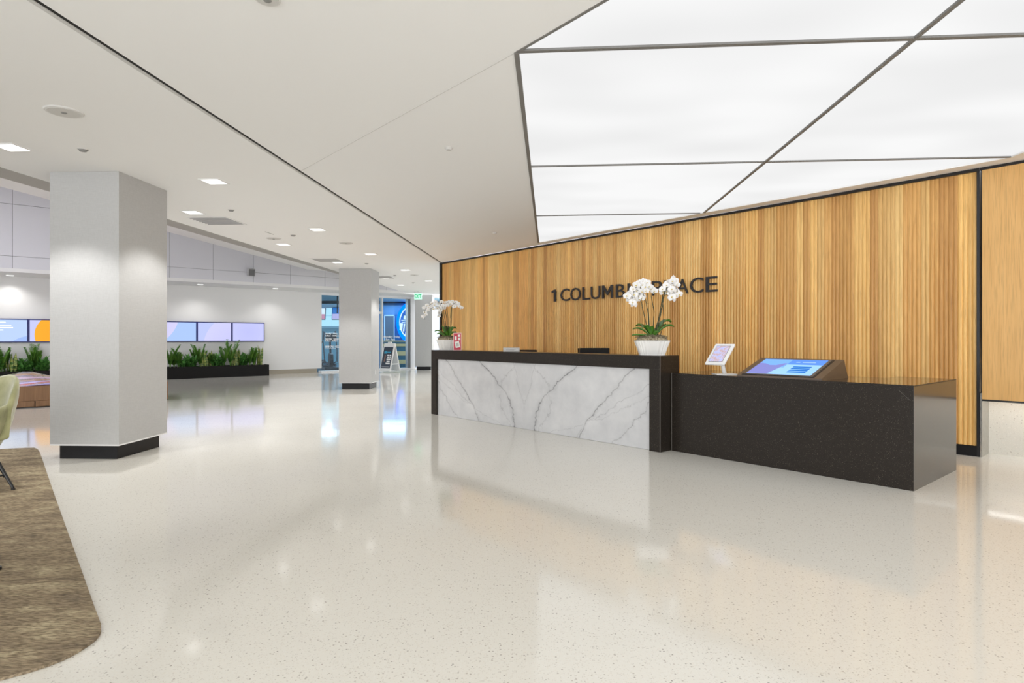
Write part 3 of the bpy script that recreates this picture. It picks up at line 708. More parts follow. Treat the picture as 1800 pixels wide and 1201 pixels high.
for k, (lb, m) in specs.items():
    yc = YR - dY * (k + .5); c = wallP(yc)
    r = thing('wall_screen', lb, 'screen', (c.x, c.y, 1.52), srz, 'video wall screens')
    hw = spitch / 2
    bm = N(); box(bm, -hw + .001, hw - .001, -.07, -.002, -.335, .335); obj('bezel', bm, mat('bezel_glow_blue', (.008, .015, .15), .3), r)  # blue glow around the screen edges is painted into the bezel colour
    bm = N(); box(bm, -hw + .03, hw - .03, -.074, -.069, -.305, .305); obj('display', bm, m, r)
    if k == 6:
        for i, (wd_, zt_) in enumerate(((.5, .22), (.62, .12), (.66, .07), (.45, 0.0))):
            bm = N(); box(bm, -.45, -.45 + wd_, -.077, -.074, zt_, zt_ + .025); obj('text_line', bm, emis('text_white', (.9, .95, 1), 1.1) if i == 0 else bpy.data.materials['text_white'], r)
# planter
y1p = 20.9; pa = Vector((-8.48, 20.9, 0)); pz = .385
MPl = frame(pa, bdir); PLn = 11.2
pl = thing('long_planter', 'long low black planter box full of plants under the wall screens', 'planter', pa, 0)
bm = N(); box(bm, -PLn, 0, 0, .02, 0, pz, MPl); box(bm, -PLn, 0, .53, .55, 0, pz, MPl); box(bm, -.02, 0, .02, .53, 0, pz, MPl); box(bm, -PLn, -PLn + .02, .02, .53, 0, pz, MPl); box(bm, -PLn + .02, -.02, .02, .53, 0, .05, MPl)
obj('box', bm, mat('planter_black', (.009, .0085, .008), .5, spec=.2), pl, True)
bm = N(); box(bm, -PLn + .02, -.02, .02, .53, .05, pz - .04, MPl); obj('soil', bm, mat('soil', (.05, .035, .025), .95), pl, True)
random.seed(5)
bm = N()
for i in range(260):
    s = random.uniform(-PLn + .1, -.08); y = random.uniform(.06, .48); rr = random.uniform(.02, .05)
    if -5.6 < s - 0 < -5.5: continue
    mt = MPl @ Matrix.Translation((s, y, pz - .025)) @ Matrix.Rotation(random.uniform(0, 3), 4, 'Z') @ Matrix.Diagonal((1.3, .9, .6, 1))
    bmesh.ops.create_icosphere(bm, subdivisions=1, radius=rr, matrix=mt)
o = obj('river_stones', bm, M_stone, pl, True, True); o['kind'] = 'stuff'

def leaf(bm, base, dir_, L, wd, curl=.3, seg=4, mi=0, side=None):
    """pointed blade leaf, two faces wide"""
    d = Vector(dir_).normalized(); up_ = Vector((0, 0, 1))
    sd = d.cross(up_); sd = Vector((1, 0, 0)) if sd.length < .05 else sd.normalized()
    if side is not None: sd = Vector(side).normalized()
    nrm = sd.cross(d).normalized(); P = Vector(base); rows = []
    for i in range(seg + 1):
        u = i / seg; wv = wd * (math.sin(math.pi * min(1, .12 + u * .88)) ** .7) * (1 if i < seg else .05)
        c = P + d * L * u - up_ * curl * L * u * u
        rows.append((bm.verts.new(c - sd * wv + nrm * wv * .25), bm.verts.new(c), bm.verts.new(c + sd * wv + nrm * wv * .25)))
    for a, b in zip(rows, rows[1:]):
        bm.faces.new([a[0], a[1], b[1], b[0]]).material_index = mi; bm.faces.new([a[1], a[2], b[2], b[1]]).material_index = mi
def zz_plant(h):
    bm = N()
    for k in range(12):
        a = random.uniform(0, 6.28); tl = random.uniform(.1, .42); L = h * random.uniform(.55, 1.0); pts = []
        for i in range(7):
            u = i / 6; pts.append(Vector((math.cos(a) * tl * L * u ** 1.5, math.sin(a) * tl * L * u ** 1.5, L * u)))
        tube(bm, pts, [.012 * (1 - u / 8) for u in range(7)], 5)
        for i in range(5, 20):
            u = i / 20; p = pts[0].lerp(pts[-1], u); q_ = min(5, int(u * 6)); p = pts[q_].lerp(pts[q_ + 1], u * 6 - q_)
            for s in (-1, 1):
                sd = Vector((-math.sin(a) * s, math.cos(a) * s, .75)); leaf(bm, p, sd, .10 * (1.25 - .5 * u), .030, .15, 2)
    return bm
def bush(h):
    bm = N()
    for k in range(60):
        a = random.uniform(0, 6.28); e = random.uniform(.25, 1.45); L = h * random.uniform(.45, .75)
        o_ = Vector((random.uniform(-.08, .08), random.uniform(-.08, .08), random.uniform(0, h * .4)))
        leaf(bm, o_, (math.cos(a) * math.cos(e), math.sin(a) * math.cos(e), math.sin(e)), L * (.6 + .4 * math.sin(e)), .040, .30, 4)
    return bm
def snake(h):
    bm = N()
    for k in range(9):
        a = random.uniform(0, 6.28); L = h * random.uniform(.6, 1.0); o_ = Vector((random.uniform(-.09, .09), random.uniform(-.07, .07), 0))
        leaf(bm, o_, (math.cos(a) * .12, math.sin(a) * .12, 1), L, .042, .0, 5, side=(math.cos(a + 1), math.sin(a + 1), 0))
    return bm
def plan_s(px):  # distance along planter seen at px
    y = (-8.48 - 1.1846 * 20.9); y = -y / (1.1846 + (900 - px) / F); return (y - 20.9) / .645
random.seed(11)
KN = {'zz': ('zz_plant', zz_plant, M_green, 'feathery mid green plant'), 'bu': ('leafy_plant', bush, M_dgreen, 'dark broad-leaved bushy plant'), 'sn': ('snake_plant', snake, M_snake, 'upright yellow-edged sword-leaved plant')}
plants = [(462, 'sn', .78), (456, 'sn', .7), (449, 'zz', .66), (442, 'zz', .66), (434, 'bu', .58), (428, 'bu', .48), (421, 'sn', .66), (414, 'sn', .72), (408, 'zz', .95), (397, 'zz', .80), (390, 'bu', .5), (383, 'bu', .6), (376, 'zz', .5),
          (369, 'sn', .6), (362, 'sn', .62), (355, 'zz', .78), (347, 'zz', .62), (341, 'bu', .5), (332, 'bu', .58), (324, 'bu', .45), (316, 'zz', .66), (309, 'zz', .6), (301, 'zz', .78), (80, 'bu', .60), (74, 'bu', .5), (64, 'zz', .66), (57, 'zz', .86), (49, 'bu', .52), (41, 'bu', .58), (34, 'bu', .45), (26, 'sn', .50), (19, 'sn', .60), (8, 'zz', .78), (2, 'zz', .72), (-6, 'bu', .6)]
cnt = {}
ORD = ['first', 'second', 'third', 'fourth', 'fifth', 'sixth', 'seventh', 'eighth', 'ninth', 'tenth', 'eleventh', 'twelfth']
for px, k, h in plants:
    nm, fn, mt, ds = KN[k]; s = plan_s(px); sec = 'right' if px > 200 else 'left'
    cnt[(k, sec)] = cnt.get((k, sec), 0) + 1
    lb = f"{ds}, {ORD[cnt[(k, sec)] - 1]} from the right end of the planter" if sec == 'right' else f"{ds} left of the large column, {ORD[cnt[(k, sec)] - 1]} of its kind leftwards from it"
    p = MPl @ Vector((s, random.uniform(.14, .24) if k == 'bu' else random.uniform(.14, .34), pz - .04))
    o = obj(nm, fn(h), mt, smooth=True); o.location = p; tag(o, lb, 'plant', 'planter box plants')

# ---------------------------------------------------------------- wooden topography bench
b0 = at(85, 715.6, 0); b1 = at(19.5, 719.4, 0)
MBn = frame(b0, bdir); BL = 4.2; bh = .43
be = thing('sculpted_bench', 'low wooden bench with wavy glossy lilac and red bands on top', 'bench', b0, 0)
s_g = (b1 - b0).dot(bdir) - .08
for s0_, s1_, z0_b, z1_b in ((s_g + .06, 2.0, .13, bh - .02), (s_g + .06, s_g + .42, .02, .128), (s_g + .43, 2.0, .02, .128), (-BL, s_g, .13, bh - .02), (-BL, s_g, .02, .128)):
    bm = N(); box(bm, s0_ + .002, s1_ - .002, 0, .06, z0_b, z1_b, MBn); bevel(bm, .003, 1); obj('board', bm, M_bench, be, True)
bm = N(); box(bm, -BL, 2.0, .062, 3.3, .012, bh - .09, MBn); obj('core', bm, M_bench, be, True)
bm = N(); box(bm, -BL, 2.0, .03, 3.2, 0, .012, MBn); obj('foot', bm, M_black, be, True)
bands = [(-.005, .30, (.48, .42, .85)), (.31, .55, (.42, .22, .16)), (.56, .85, (.55, .05, .05)), (.86, 1.2, (.50, .44, .85)), (1.21, 1.6, (.42, .25, .20)), (1.61, 2.1, (.55, .40, .55)), (2.11, 2.6, (.40, .26, .18)), (2.61, 3.28, (.52, .45, .85))]
for i, (v0, v1, cc) in enumerate(bands):
    bm = N(); ns = 40; rings = []
    for q in range(ns + 1):
        s = -BL + (2.0 + BL) * q / ns
        zf = lambda v: bh - .01 + .03 * math.sin(s * 2.6 + v * 1.3) + .022 * math.sin(s * 1.1 - v * 2.4 + 1) + .012 * v + (.10 * math.exp(-((s + .25) / .28) ** 2 - ((v - 2.7) / .5) ** 2))
        rings.append([MBn @ Vector((s, v0, zf(v0))), MBn @ Vector((s, v1, zf(v1))), MBn @ Vector((s, v1, bh - .088)), MBn @ Vector((s, v0 + (.06 if i == 0 else 0), bh - .088 if i else bh - .02))])
    loft(bm, rings); obj('wave_band', bm, mat('bench_band_%d' % i, cc, .12, coat=.5), be, True, True)

# ---------------------------------------------------------------- reception counter
C0 = Vector((-1.39, 10.306, 0)); C1 = Vector((1.687, 6.811, 0)); CD = (C1 - C0).normalized(); CL = (C1 - C0).length
MC = frame(C0, CD); CH = 1.10; CT = .375
ct = thing('reception_counter', 'tall dark granite reception counter with a veined white marble front', 'counter', C0, 0)
bm = N(); box(bm, 0, CL, 0, CT, CH - .155, CH, MC); obj('countertop', bm, M_gran, ct, True)
bm = N(); box(bm, 0, .15, 0, CT, 0, CH - .1552, MC); obj('side_leg', bm, M_gran, ct, True)
bm = N(); box(bm, CL - .15, CL, 0, CT, 0, CH - .1552, MC); obj('side_leg', bm, M_gran, ct, True)
M_edge = mat('granite_joint', (.16, .145, .13), .4)
bm = N(); box(bm, CL - .004, CL + .0015, -.0015, .002, 0, CH, MC); obj('corner_joint', bm, M_edge, ct, True)
# marble
M_marb = mat('veined_marble', (.78, .78, .785), .22)
t = NT(M_marb); tc = t.n('ShaderNodeTexCoord'); sx = t.n('ShaderNodeSeparateXYZ'); t.l(tc.outputs['Object'], sx.inputs[0])
dd = t.math('ABSOLUTE', t.math('SUBTRACT', sx.outputs[0], CL / 2)); zz_ = sx.outputs[2]
cb_ = t.n('ShaderNodeCombineXYZ'); t.l(dd, cb_.inputs[0]); t.l(zz_, cb_.inputs[2])
nz1 = t.n('ShaderNodeTexNoise', i_Scale=2.6, i_Detail=7, i_Roughness=.62); t.l(cb_.outputs[0], nz1.inputs[0])
nz2 = t.n('ShaderNodeTexNoise', i_Scale=14, i_Detail=5); t.l(cb_.outputs[0], nz2.inputs[0])
nzb = t.n('ShaderNodeTexNoise', i_Scale=3.3, i_Detail=3); t.l(cb_.outputs[0], nzb.inputs[0])
wob = t.math('ADD', t.math('MULTIPLY', t.math('SUBTRACT', nz1.outputs[0], .5), .30), t.math('MULTIPLY', t.math('SUBTRACT', nz2.outputs[0], .5), .085))
def vein(pts, width, strength, gain=1.0):
    fc = t.n('ShaderNodeFloatCurve'); cv = fc.mapping.curves[0]
    for i, (z, d_) in enumerate(pts):
        if i < 2: cv.points[i].location = (z, d_ / 2.5)
        else: cv.points.new(z, d_ / 2.5)
    fc.mapping.update(); t.l(zz_, fc.inputs['Value'])
    target = t.math('MULTIPLY', fc.outputs[0], 2.5)
    e = t.math('ABSOLUTE', t.math('ADD', t.math('SUBTRACT', dd, target), t.math('MULTIPLY', wob, gain)))
    w1 = t.math('DIVIDE', e, width)
    core = t.math('SUBTRACT', 1.0, w1, True)
    halo = t.math('MULTIPLY', t.math('SUBTRACT', 1.0, t.math('DIVIDE', e, width * 5), True), .22)
    amp = t.ramp(nzb.outputs[0], [(.3, .35), (.62, 1.0)])
    return t.math('MULTIPLY', t.math('MULTIPLY', t.math('ADD', core, halo, True), amp), strength)
vs = [vein([(0, 1.05), (1, 2.0), (.3, 1.28)], .014, .8), vein([(0, .20), (1, 1.16), (.48, .40)], .017, .95), vein([(0, .95), (1, 2.6), (.3, 1.38)], .008, .55, 1.6),
      vein([(0, .30), (1, .12), (.5, .5)], .007, .4, 1.5), vein([(0, 1.6), (1, 2.4), (.5, 2.1)], .009, .6, 1.3), vein([(0, .5), (.5, 1.9), (1, 2.5)], .006, .45, 1.8), vein([(0, -.1), (1, .3), (.6, .1)], .006, .4, 1.2)]
acc = vs[0]
for x in vs[1:]: acc = t.math('MAXIMUM', acc, x)
cl = t.ramp(nz1.outputs[0], [(.3, (.60, .605, .62)), (.7, (.76, .76, .765))])
t.l(t.mix(acc, cl, (.16, .16, .17)), t.b.inputs['Base Color'])
# marble: its own object space along the counter
bm = N(); box(bm, .1505, CL - .1505, .035, .06, .002, CH - .1555)
o = obj('marble_front', bm, M_marb, ct); o.rotation_euler = (0, 0, math.atan2(CD.y, CD.x))
bm = N(); box(bm, .1505, CL - .1505, .06, .10, .002, CH - .1555, MC); obj('carcass', bm, M_dark, ct, True)
bm = N(); box(bm, CL - .1505 - .012, CL - .1508, .020, .0345, .004, CH - .158, MC); obj('marble_edge', bm, M_paper, ct, True)

# desk
D0 = Vector((1.847, 6.932, 0)); D1 = Vector((3.412, 5.082, 0)); DD = (D1 - D0).normalized(); DL = (D1 - D0).length
MD = frame(D0, DD); DH = .899
dk = thing('low_desk', 'low dark granite welcome desk with a polished end panel', 'desk', D0, 0)
# footprint: shallow .92 deep, deeper 1.27 at the right end; touches the counter at the left
gap = .05
fp = [(0, 0), (DL, 0), (DL, 1.27), (DL - .50, 1.27), (DL - .50, .92), (0, .92)]
bm = N(); prism(bm, [MD @ Vector((x, y, DH - .01)) for x, y in fp], (0, 0, .01)); obj('desktop', bm, [M_gran], dk, True)
bm = N(); prism(bm, [MD @ Vector((x, y, DH + .0002)) for x, y in fp], (0, 0, .0006)); obj('top_face', bm, M_gtop, dk, True)
bm = N(); box(bm, 0, DL - .0035, 0, .04, 0, DH - .0105, MD); obj('front_panel', bm, M_gran, dk, True)
M_gran2 = M_gran.copy(); M_gran2.name = 'polished_granite_end'; M_gran2.node_tree.nodes['Principled BSDF'].inputs['Roughness'].default_value = .16; M_gran2.node_tree.nodes['Principled BSDF'].inputs['Specular IOR Level'].default_value = .8
bm = N(); box(bm, DL - .003, DL, 0, 1.27, 0, DH - .0105, MD); obj('end_panel', bm, M_gran2, dk, True)
bm = N(); box(bm, DL - .50, DL - .0035, 1.23, 1.27, 0, DH - .0105, MD); obj('back_panel', bm, M_gran, dk, True)
bm = N(); box(bm, 0, .04, .0402, .92, 0, DH - .0105, MD); obj('inner_panel', bm, M_gran, dk, True)
bm = N(); box(bm, .0, .006, -.0015, .0, 0, DH, MD); box(bm, -.0015, .0, 0, .004, 0, DH, MD); obj('edge_joint', bm, M_edge, dk, True)
a_ = MD @ Vector((DL - .115, -.0008, DH - .045)); b_ = MD @ Vector((DL - .025, -.0008, DH - .13))
bm = N(); tube(bm, [a_, b_], .0009, 4); obj('scratch', bm, M_edge, dk, True)

# ---------------------------------------------------------------- letters on the wood wall
sg = thing('wall_sign', 'dark raised letters reading 1 COLUMBIA PLACE on the wood wall', 'sign', MB @ Vector((5.3, 0, 1.993)), 0)
def s_of(px):
    r_ = (px - HX) / F; return (B.y * r_ - B.x) / (WD.x - WD.y * r_)
M_let = mat('bronze_black_letter', (.022, .018, .017), .45)
LET = [('1', 972, 979.5), ('C', 987.5, 1004), ('O', 1004.8, 1023.2), ('L', 1026, 1039.5), ('U', 1040.8, 1057.5), ('M', 1060.5, 1080), ('B', 1084.8, 1101), ('I', 1105.3, 1110), ('A', 1112.5, 1133),
       ('P', 1148, 1166), ('L', 1169.5, 1185), ('A', 1191.5, 1212.5), ('C', 1215, 1238.8), ('E', 1242.8, 1263.5)]
SHAPES = {'1': [(.36, 0), (.62, 0), (.62, 1), (.42, 1), (.08, .90), (.08, .72), (.36, .78)],
          'M': [(0, 0), (.19, 0), (.19, .66), (.47, .24), (.53, .24), (.81, .66), (.81, 0), (1, 0), (1, 1), (.80, 1), (.50, .52), (.20, 1), (0, 1)]}
for ch, a_, b_ in LET:
    if ch in SHAPES:
        bm = N(); prism(bm, [(x, y, -.007) for x, y in SHAPES[ch]], (0, 0, .014))
    else: bm = text_mesh(ch, .3, .007, .001)
    xs = [v.co.x for v in bm.verts]; ysl = [v.co.y for v in bm.verts]
    sa, sb = s_of(a_), s_of(b_); ex_ = .003 if ch in 'CO' else 0
    sxx = (sb - sa) / (max(xs) - min(xs)); syy = (.229 + 2 * ex_) / (max(ysl) - min(ysl))
    bm.transform(Matrix.Translation((-min(xs), -min(ysl), 0))); bm.transform(Matrix.Diagonal((sxx, syy, 1, 1)))
    bm.transform(MB @ Matrix.Translation((sa, -.035, 1.993 - ex_)) @ TXT); o = obj('letter', bm, M_let, sg, True)
    bm = N(); mid = (sa + sb) / 2
    for zz2 in (2.03, 2.18):
        hx = sa + .02 if ch in 'CLUMBPE' else mid
        if ch == 'I' or ch == '1': hx = sb - .02
        if ch in 'A': hx = mid - .06 if zz2 < 2.1 else mid
        if ch == 'O': hx = sa + .02
        if ch in 'CO': zz2 = 2.08 if zz2 < 2.1 else 2.13
        cyl(bm, MB @ Vector((hx, -.026, zz2)), MB @ Vector((hx, .012, zz2)), .006, n=8)
    obj('standoff', bm, M_let, sg, True)

# ---------------------------------------------------------------- orchids
def flower_mesh(r=.042):
    bm = N()
    def petal(ang, L, wd, back):
        n = 5; c = Vector((0, 0, 0)); rows = []
        d = Vector((math.cos(ang), 0, math.sin(ang))); sd = Vector((-math.sin(ang), 0, math.cos(ang)))
        for i in range(n + 1):
            u = i / n; wv = wd * math.sin(math.pi * (.1 + .87 * u)) ** .75
            p = d * L * u + Vector((0, back * u * L - .15 * L * math.sin(u * 3), 0))
            rows.append([bm.verts.new(p - sd * wv + Vector((0, .12 * wv, 0))), bm.verts.new(p + Vector((0, -.06 * wv, 0))), bm.verts.new(p + sd * wv + Vector((0, .12 * wv, 0)))])
        for a, b in zip(rows, rows[1:]):
            for k in (0, 1): bm.faces.new([a[k], a[k + 1], b[k + 1], b[k]])
    for a in (90, 215, 325): petal(R(a), r * 1.0, r * .36, .22)
    for a in (12, 168): petal(R(a), r * 1.05, r * .62, .05)
    k0 = len(bm.faces)
    bmesh.ops.create_icosphere(bm, subdivisions=1, radius=r * .19, matrix=Matrix.Translation((0, -.012, -.004)) @ Matrix.Diagonal((1, 1.3, .9, 1)))
    bm.faces.ensure_lookup_table()
    for f in bm.faces[k0:]: f.material_index = 1
    me = bpy.data.meshes.new('flower'); bm.to_mesh(me); bm.free(); me.materials.append(M_petal); me.materials.append(M_lip)
    for p in me.polygons: p.use_smooth = True
    return me
FL = flower_mesh()
def flower(parent, loc, yaw, pitch, roll, s=1.0):
    o = bpy.data.objects.new('flower', FL); COL.objects.link(o); o.parent = parent; o.location = loc; o.rotation_euler = (pitch, roll, yaw); o.scale = (s, s, s); return o
def pot(r, L=.40, W=.26, h=.175, flutes=True):
    """oval tapered fluted bowl"""
    bm = N(); n = 156; rings = []
    for z, k in ((0, .70), (.01, .72), (h * .5, .84), (h - .012, .985), (h, 1.0)):
        ring_ = []
        for i in range(n):
            a = 2 * math.pi * i / n; ca_, sa_ = math.cos(a), math.sin(a); e = .55
            x = math.copysign(abs(ca_) ** e, ca_) * L / 2 * k; y = math.copysign(abs(sa_) ** e, sa_) * W / 2 * k
            fl = 1 - (.055 * abs(math.sin(a * 13)) if (flutes and 0 < z < h) else 0)
            ring_.append((x * fl, y * fl, z))
        rings.append(ring_)
    inner = [[(x * .95, y * .95, z) for x, y, z in rings[-1]], [(x * .90, y * .90, h - .03) for x, y, z in rings[-1]]]
    loft(bm, rings + inner); return obj('bowl', bm, M_cer, r)
def moss(r, L, W, z):
    bm = N(); bmesh.ops.create_uvsphere(bm, u_segments=40, v_segments=16, radius=1)
    for v in list(bm.verts):
        nn_ = noise.noise(v.co * 9) * .25 + noise.noise(v.co * 23) * .15
        v.co = Vector((v.co.x * L / 2 * (1 + nn_ * .1), v.co.y * W / 2 * (1 + nn_ * .1), z + v.co.z * .07 * (1 + nn_) + nn_ * .014))
    for i in range(260):   # loose strands
        a = random.uniform(0, 6.28); q = math.sqrt(random.random()) * .95; p = Vector((math.cos(a) * q * L / 2, math.sin(a) * q * W / 2, z + .062 * math.sqrt(1 - q * q) + .008)); b = random.uniform(0, 6.28)
        tube(bm, [p, p + Vector((math.cos(b) * .02, math.sin(b) * .02, .012)), p + Vector((math.cos(b + .6) * .045, math.sin(b + .6) * .045, .0))], .0016, 3)
    o = obj('moss', bm, M_moss, r, smooth=True); o['kind'] = 'stuff'
def bez(p, q, s, n=10):
    return [(1 - u) ** 2 * Vector(p) + 2 * u * (1 - u) * Vector(q) + u * u * Vector(s) for u in (i / n for i in range(n + 1))]
def oleaf(r, base, az, L, rise, wd):
    bm = N(); d = Vector((math.cos(az), math.sin(az), 0)); sd = Vector((-d.y, d.x, 0)); rows = []
    for i in range(8):
        u = i / 7; wv = wd * math.sin(math.pi * (.12 + .83 * u)) ** .6; c = Vector(base) + d * L * u + Vector((0, 0, rise * math.sin(u * 2.0)))
        rows.append([c - sd * wv + Vector((0, 0, wv * .45)), c, c + sd * wv + Vector((0, 0, wv * .45)), c + Vector((0, 0, -.006))])
    loft(bm, rows); obj('leaf', bm, M_orchleaf, r, smooth=True)

# near orchid, on the right end of the counter
random.seed(3)
opos = Vector((1.666, 7.122, CH)); yaw_c = math.atan2(CD.y, CD.x)
o1 = thing('potted_orchid', 'large white orchid in a fluted white bowl at the right end of the counter', 'plant', opos, 0, 'white orchids on the counter')
def xz(px, py, Y=7.12): return ((px - HX) / F * Y - opos.x, EYE + (HY - py) / F * Y - CH)
b_ = pot(o1, .415, .25, .175); b_.rotation_euler = (0, 0, 0)
moss(o1, .38, .22, .172)
for az, L, rise, wd, dz in ((R(172), .21, .10, .042, 0.03), (R(186), .23, .02, .036, .03), (R(150), .18, .14, .05, .03), (R(205), .13, .12, .055, .03), (R(12), .22, .20, .058, .02), (R(-8), .23, .14, .056, .02), (R(30), .20, .15, .05, .02), (R(235), .11, .11, .05, .03), (R(300), .10, .06, .04, .03)):
    oleaf(o1, (math.cos(az) * .02, -.02 + math.sin(az) * .02, .19 + dz), az, L, rise, wd)
stems = [((1137.5, 574), (1131, 545), (1127, 527)), ((1140, 576), (1139, 550), (1134, 526)), ((1142.5, 576), (1141, 540), (1140, 515)), ((1149, 582), (1151, 548), (1146, 520)), ((1153, 585), (1158, 555), (1167, 515)), ((1158, 580), (1162, 550), (1166, 518)), ((1168, 573), (1165, 545), (1163, 520)), ((1150, 577), (1160, 555), (1168, 512))]
for k, (a_, m_, b_) in enumerate(stems):
    y_ = random.uniform(-.04, .04); ax, az_ = xz(*a_); mx, mz = xz(*m_); bx_, bz = xz(*b_)
    bx0 = ax * .5
    P = bez((bx0, y_ * .3, .17), (ax * 1.02, y_, az_ + .02), (mx, y_, mz), 6) + bez((mx, y_, mz), ((mx + bx_) / 2, y_, (mz + bz) / 2 + .01), (bx_, y_, bz), 4)[1:]
    bm = N(); tube(bm, P, .0046, 7); 
    bmesh.ops.create_icosphere(bm, subdivisions=1, radius=.008, matrix=Matrix.Translation(P[7]))
    obj('stem', bm, M_stem, o1, smooth=True)
# arching flower spikes
def spike(r, pts, rad=.003):
    bm = N(); tube(bm, pts, rad, 6); obj('flower_spike', bm, M_stem, r, smooth=True)
def spk(px_list, conv, y_=0.0):
    return [Vector((conv(a, b)[0], y_, conv(a, b)[1])) for a, b in px_list]
spike(o1, spk([(1134, 526), (1128, 508), (1118, 500), (1108, 512), (1103, 526)], xz)); spike(o1, spk([(1127, 527), (1122, 512), (1116, 508), (1110, 522), (1114, 534)], xz, -.03))
spike(o1, spk([(1167, 515), (1175, 500), (1184, 498), (1190, 508), (1192, 518)], xz)); spike(o1, spk([(1166, 518), (1172, 506), (1180, 504), (1184, 515), (1182, 525)], xz, -.03))
spike(o1, spk([(1140, 515), (1138, 504), (1134, 498), (1128, 496)], xz, .02)); spike(o1, spk([(1146, 520), (1149, 513), (1151, 511)], xz, .0))
fl1 = [(1124, 497), (1131, 495), (1138, 497), (1117, 502), (1125, 505), (1133, 505), (1140, 504), (1111, 509), (1119, 512), (1127, 513), (1134, 512), (1106, 517), (1114, 519), (1122, 520), (1130, 521), (1101, 521), (1108, 527), (1116, 527), (1123, 526), (1128, 524), (1111, 532), (1115, 535), (1129, 501), (1135, 499),
       (1150, 512), (1146, 508),
       (1163, 509), (1169, 506), (1173, 499), (1179, 495), (1186, 494), (1175, 506), (1182, 503), (1188, 501), (1166, 513), (1173, 513), (1181, 511), (1189, 509), (1178, 516), (1190, 513), (1193, 518), (1184, 525), (1179, 523), (1186, 521), (1184, 490), (1178, 509), (1170, 502)]
for i, (a_, b_) in enumerate(fl1):
    x_, z_ = xz(a_, b_); flower(o1, (x_, random.uniform(-.07, .03), z_), random.uniform(-.7, .7), random.uniform(-.3, .4), random.uniform(-.4, .4), random.uniform(.95, 1.2))

# far orchid, left end
po = Vector((-1.10, 10.26, CH)); Yo = po.y
o2 = thing('potted_orchid', 'arching white orchid in a white bowl at the left end of the counter', 'plant', po, 0, 'white orchids on the counter')
def xz2(px, py): return ((px - HX) / F * Yo - po.x, EYE + (HY - py) / F * Yo - CH)
pot(o2, .40, .24, .175); moss(o2, .36, .21, .172)
for az, L, rise, wd in ((R(168), .21, .12, .055), (R(130), .12, .19, .06), (R(190), .17, .07, .05), (R(15), .13, .17, .06), (R(60), .09, .18, .06), (R(-20), .14, .09, .06), (R(250), .09, .10, .05)):
    oleaf(o2, (math.cos(az) * .02, -.02, .21), az, L, rise, wd)
for a_, m_, b_ in (((783, 588), (780, 565), (776, 546)), ((784.5, 588), (783, 566), (779, 544)), ((786, 590), (785, 560), (782, 545)), ((788, 588), (787, 560), (785, 540)), ((793, 580), (792, 558), (793, 540)), ((792, 584), (793, 560), (794, 538))):
    ax, az_ = xz2(*a_); mx, mz = xz2(*m_); bx_, bz = xz2(*b_); y_ = random.uniform(-.04, .04)
    P = bez((ax * .5, y_ * .3, .17), (ax, y_, az_), (mx, y_, mz), 6) + bez((mx, y_, mz), ((mx + bx_) / 2, y_, (mz + bz) / 2), (bx_, y_, bz), 4)[1:]
    bm = N(); tube(bm, P, .0055, 6); obj('stem', bm, M_stem, o2, smooth=True)
spike(o2, spk([(779, 544), (775, 534), (768, 531), (757, 535), (748, 543), (745, 553), (747, 562)], xz2)); spike(o2, spk([(776, 546), (772, 540), (764, 539), (756, 544)], xz2, -.04))
spike(o2, spk([(782, 545), (782, 535), (788, 531), (797, 533), (806, 537), (811, 542)], xz2)); spike(o2, spk([(794, 538), (797, 534), (803, 533), (809, 538)], xz2, .03)); spike(o2, spk([(776, 546), (772, 550), (771, 556)], xz2, 0))
fl2 = [(743, 557), (747, 549), (752, 545), (745, 541), (751, 537), (757, 539), (759, 533), (764, 536), (766, 531), (771, 534), (773, 540), (768, 542), (762, 543), (777, 531), (779, 537), (776, 543), (783, 532), (786, 537), (789, 531), (790, 536), (795, 530), (797, 535), (801, 532), (803, 537), (806, 534), (808, 539), (811, 541), (799, 539), (772, 550), (771, 556), (774, 546), (780, 541), (793, 533), (754, 541), (748, 553)]
for i, (a_, b_) in enumerate(fl2):
    x_, z_ = xz2(a_, b_); flower(o2, (x_, random.uniform(-.05, .04), z_), random.uniform(-.6, .6), random.uniform(-.3, .4), random.uniform(-.4, .4), random.uniform(.82, 1.0))

# red flyer stand
def cpt(px, d):   # point above the counter, d behind its front edge, at column px
    r_ = (px - HX) / F; o_ = C0 + Vector((-CD.y, CD.x, 0)) * d; s = (o_.y * r_ - o_.x) / (CD.x - CD.y * r_); return o_ + CD * s, s
p, s = cpt(804, .08)
r = thing('flyer_stand', 'red upright card with small pale pictures beside the left orchid bowl', 'sign', (p.x, p.y, CH), 0)
sc_ = p.y / F
bm = N(); box(bm, -7 * sc_, 7 * sc_, 0, .006, 0, 31 * sc_); obj('clear_holder', bm, mat('holder_pink', (.75, .50, .48), .2), r)
bm = N(); box(bm, -6.2 * sc_, 6.2 * sc_, -.003, 0, 1 * sc_, 30 * sc_); obj('red_card', bm, M_red, r)
for x0, x1, z0, z1 in ((-4.8, -1.2, 18, 25), (.9, 4.6, 24, 28), (1.0, 5.0, 18, 22.5)):
    bm = N(); box(bm, x0 * sc_, x1 * sc_, -.005, -.003, z0 * sc_, z1 * sc_); obj('picture', bm, M_paper, r)
bm = N(); box(bm, -4 * sc_, 4 * sc_, -.006, -.003, -5.5 * sc_, 5.5 * sc_, Matrix.Translation((0, 0, 10.5 * sc_)) @ Matrix.Rotation(R(-12), 4, 'Y')); obj('picture', bm, M_paper, r)
bm = N(); box(bm, -2.4 * sc_, 2.4 * sc_, -.007, -.006, -3.0 * sc_, 3.0 * sc_, Matrix.Translation((0, 0, 10.5 * sc_)) @ Matrix.Rotation(R(-12), 4, 'Y')); obj('picture', bm, mat('grey_picture', (.5, .52, .47), .6), r)
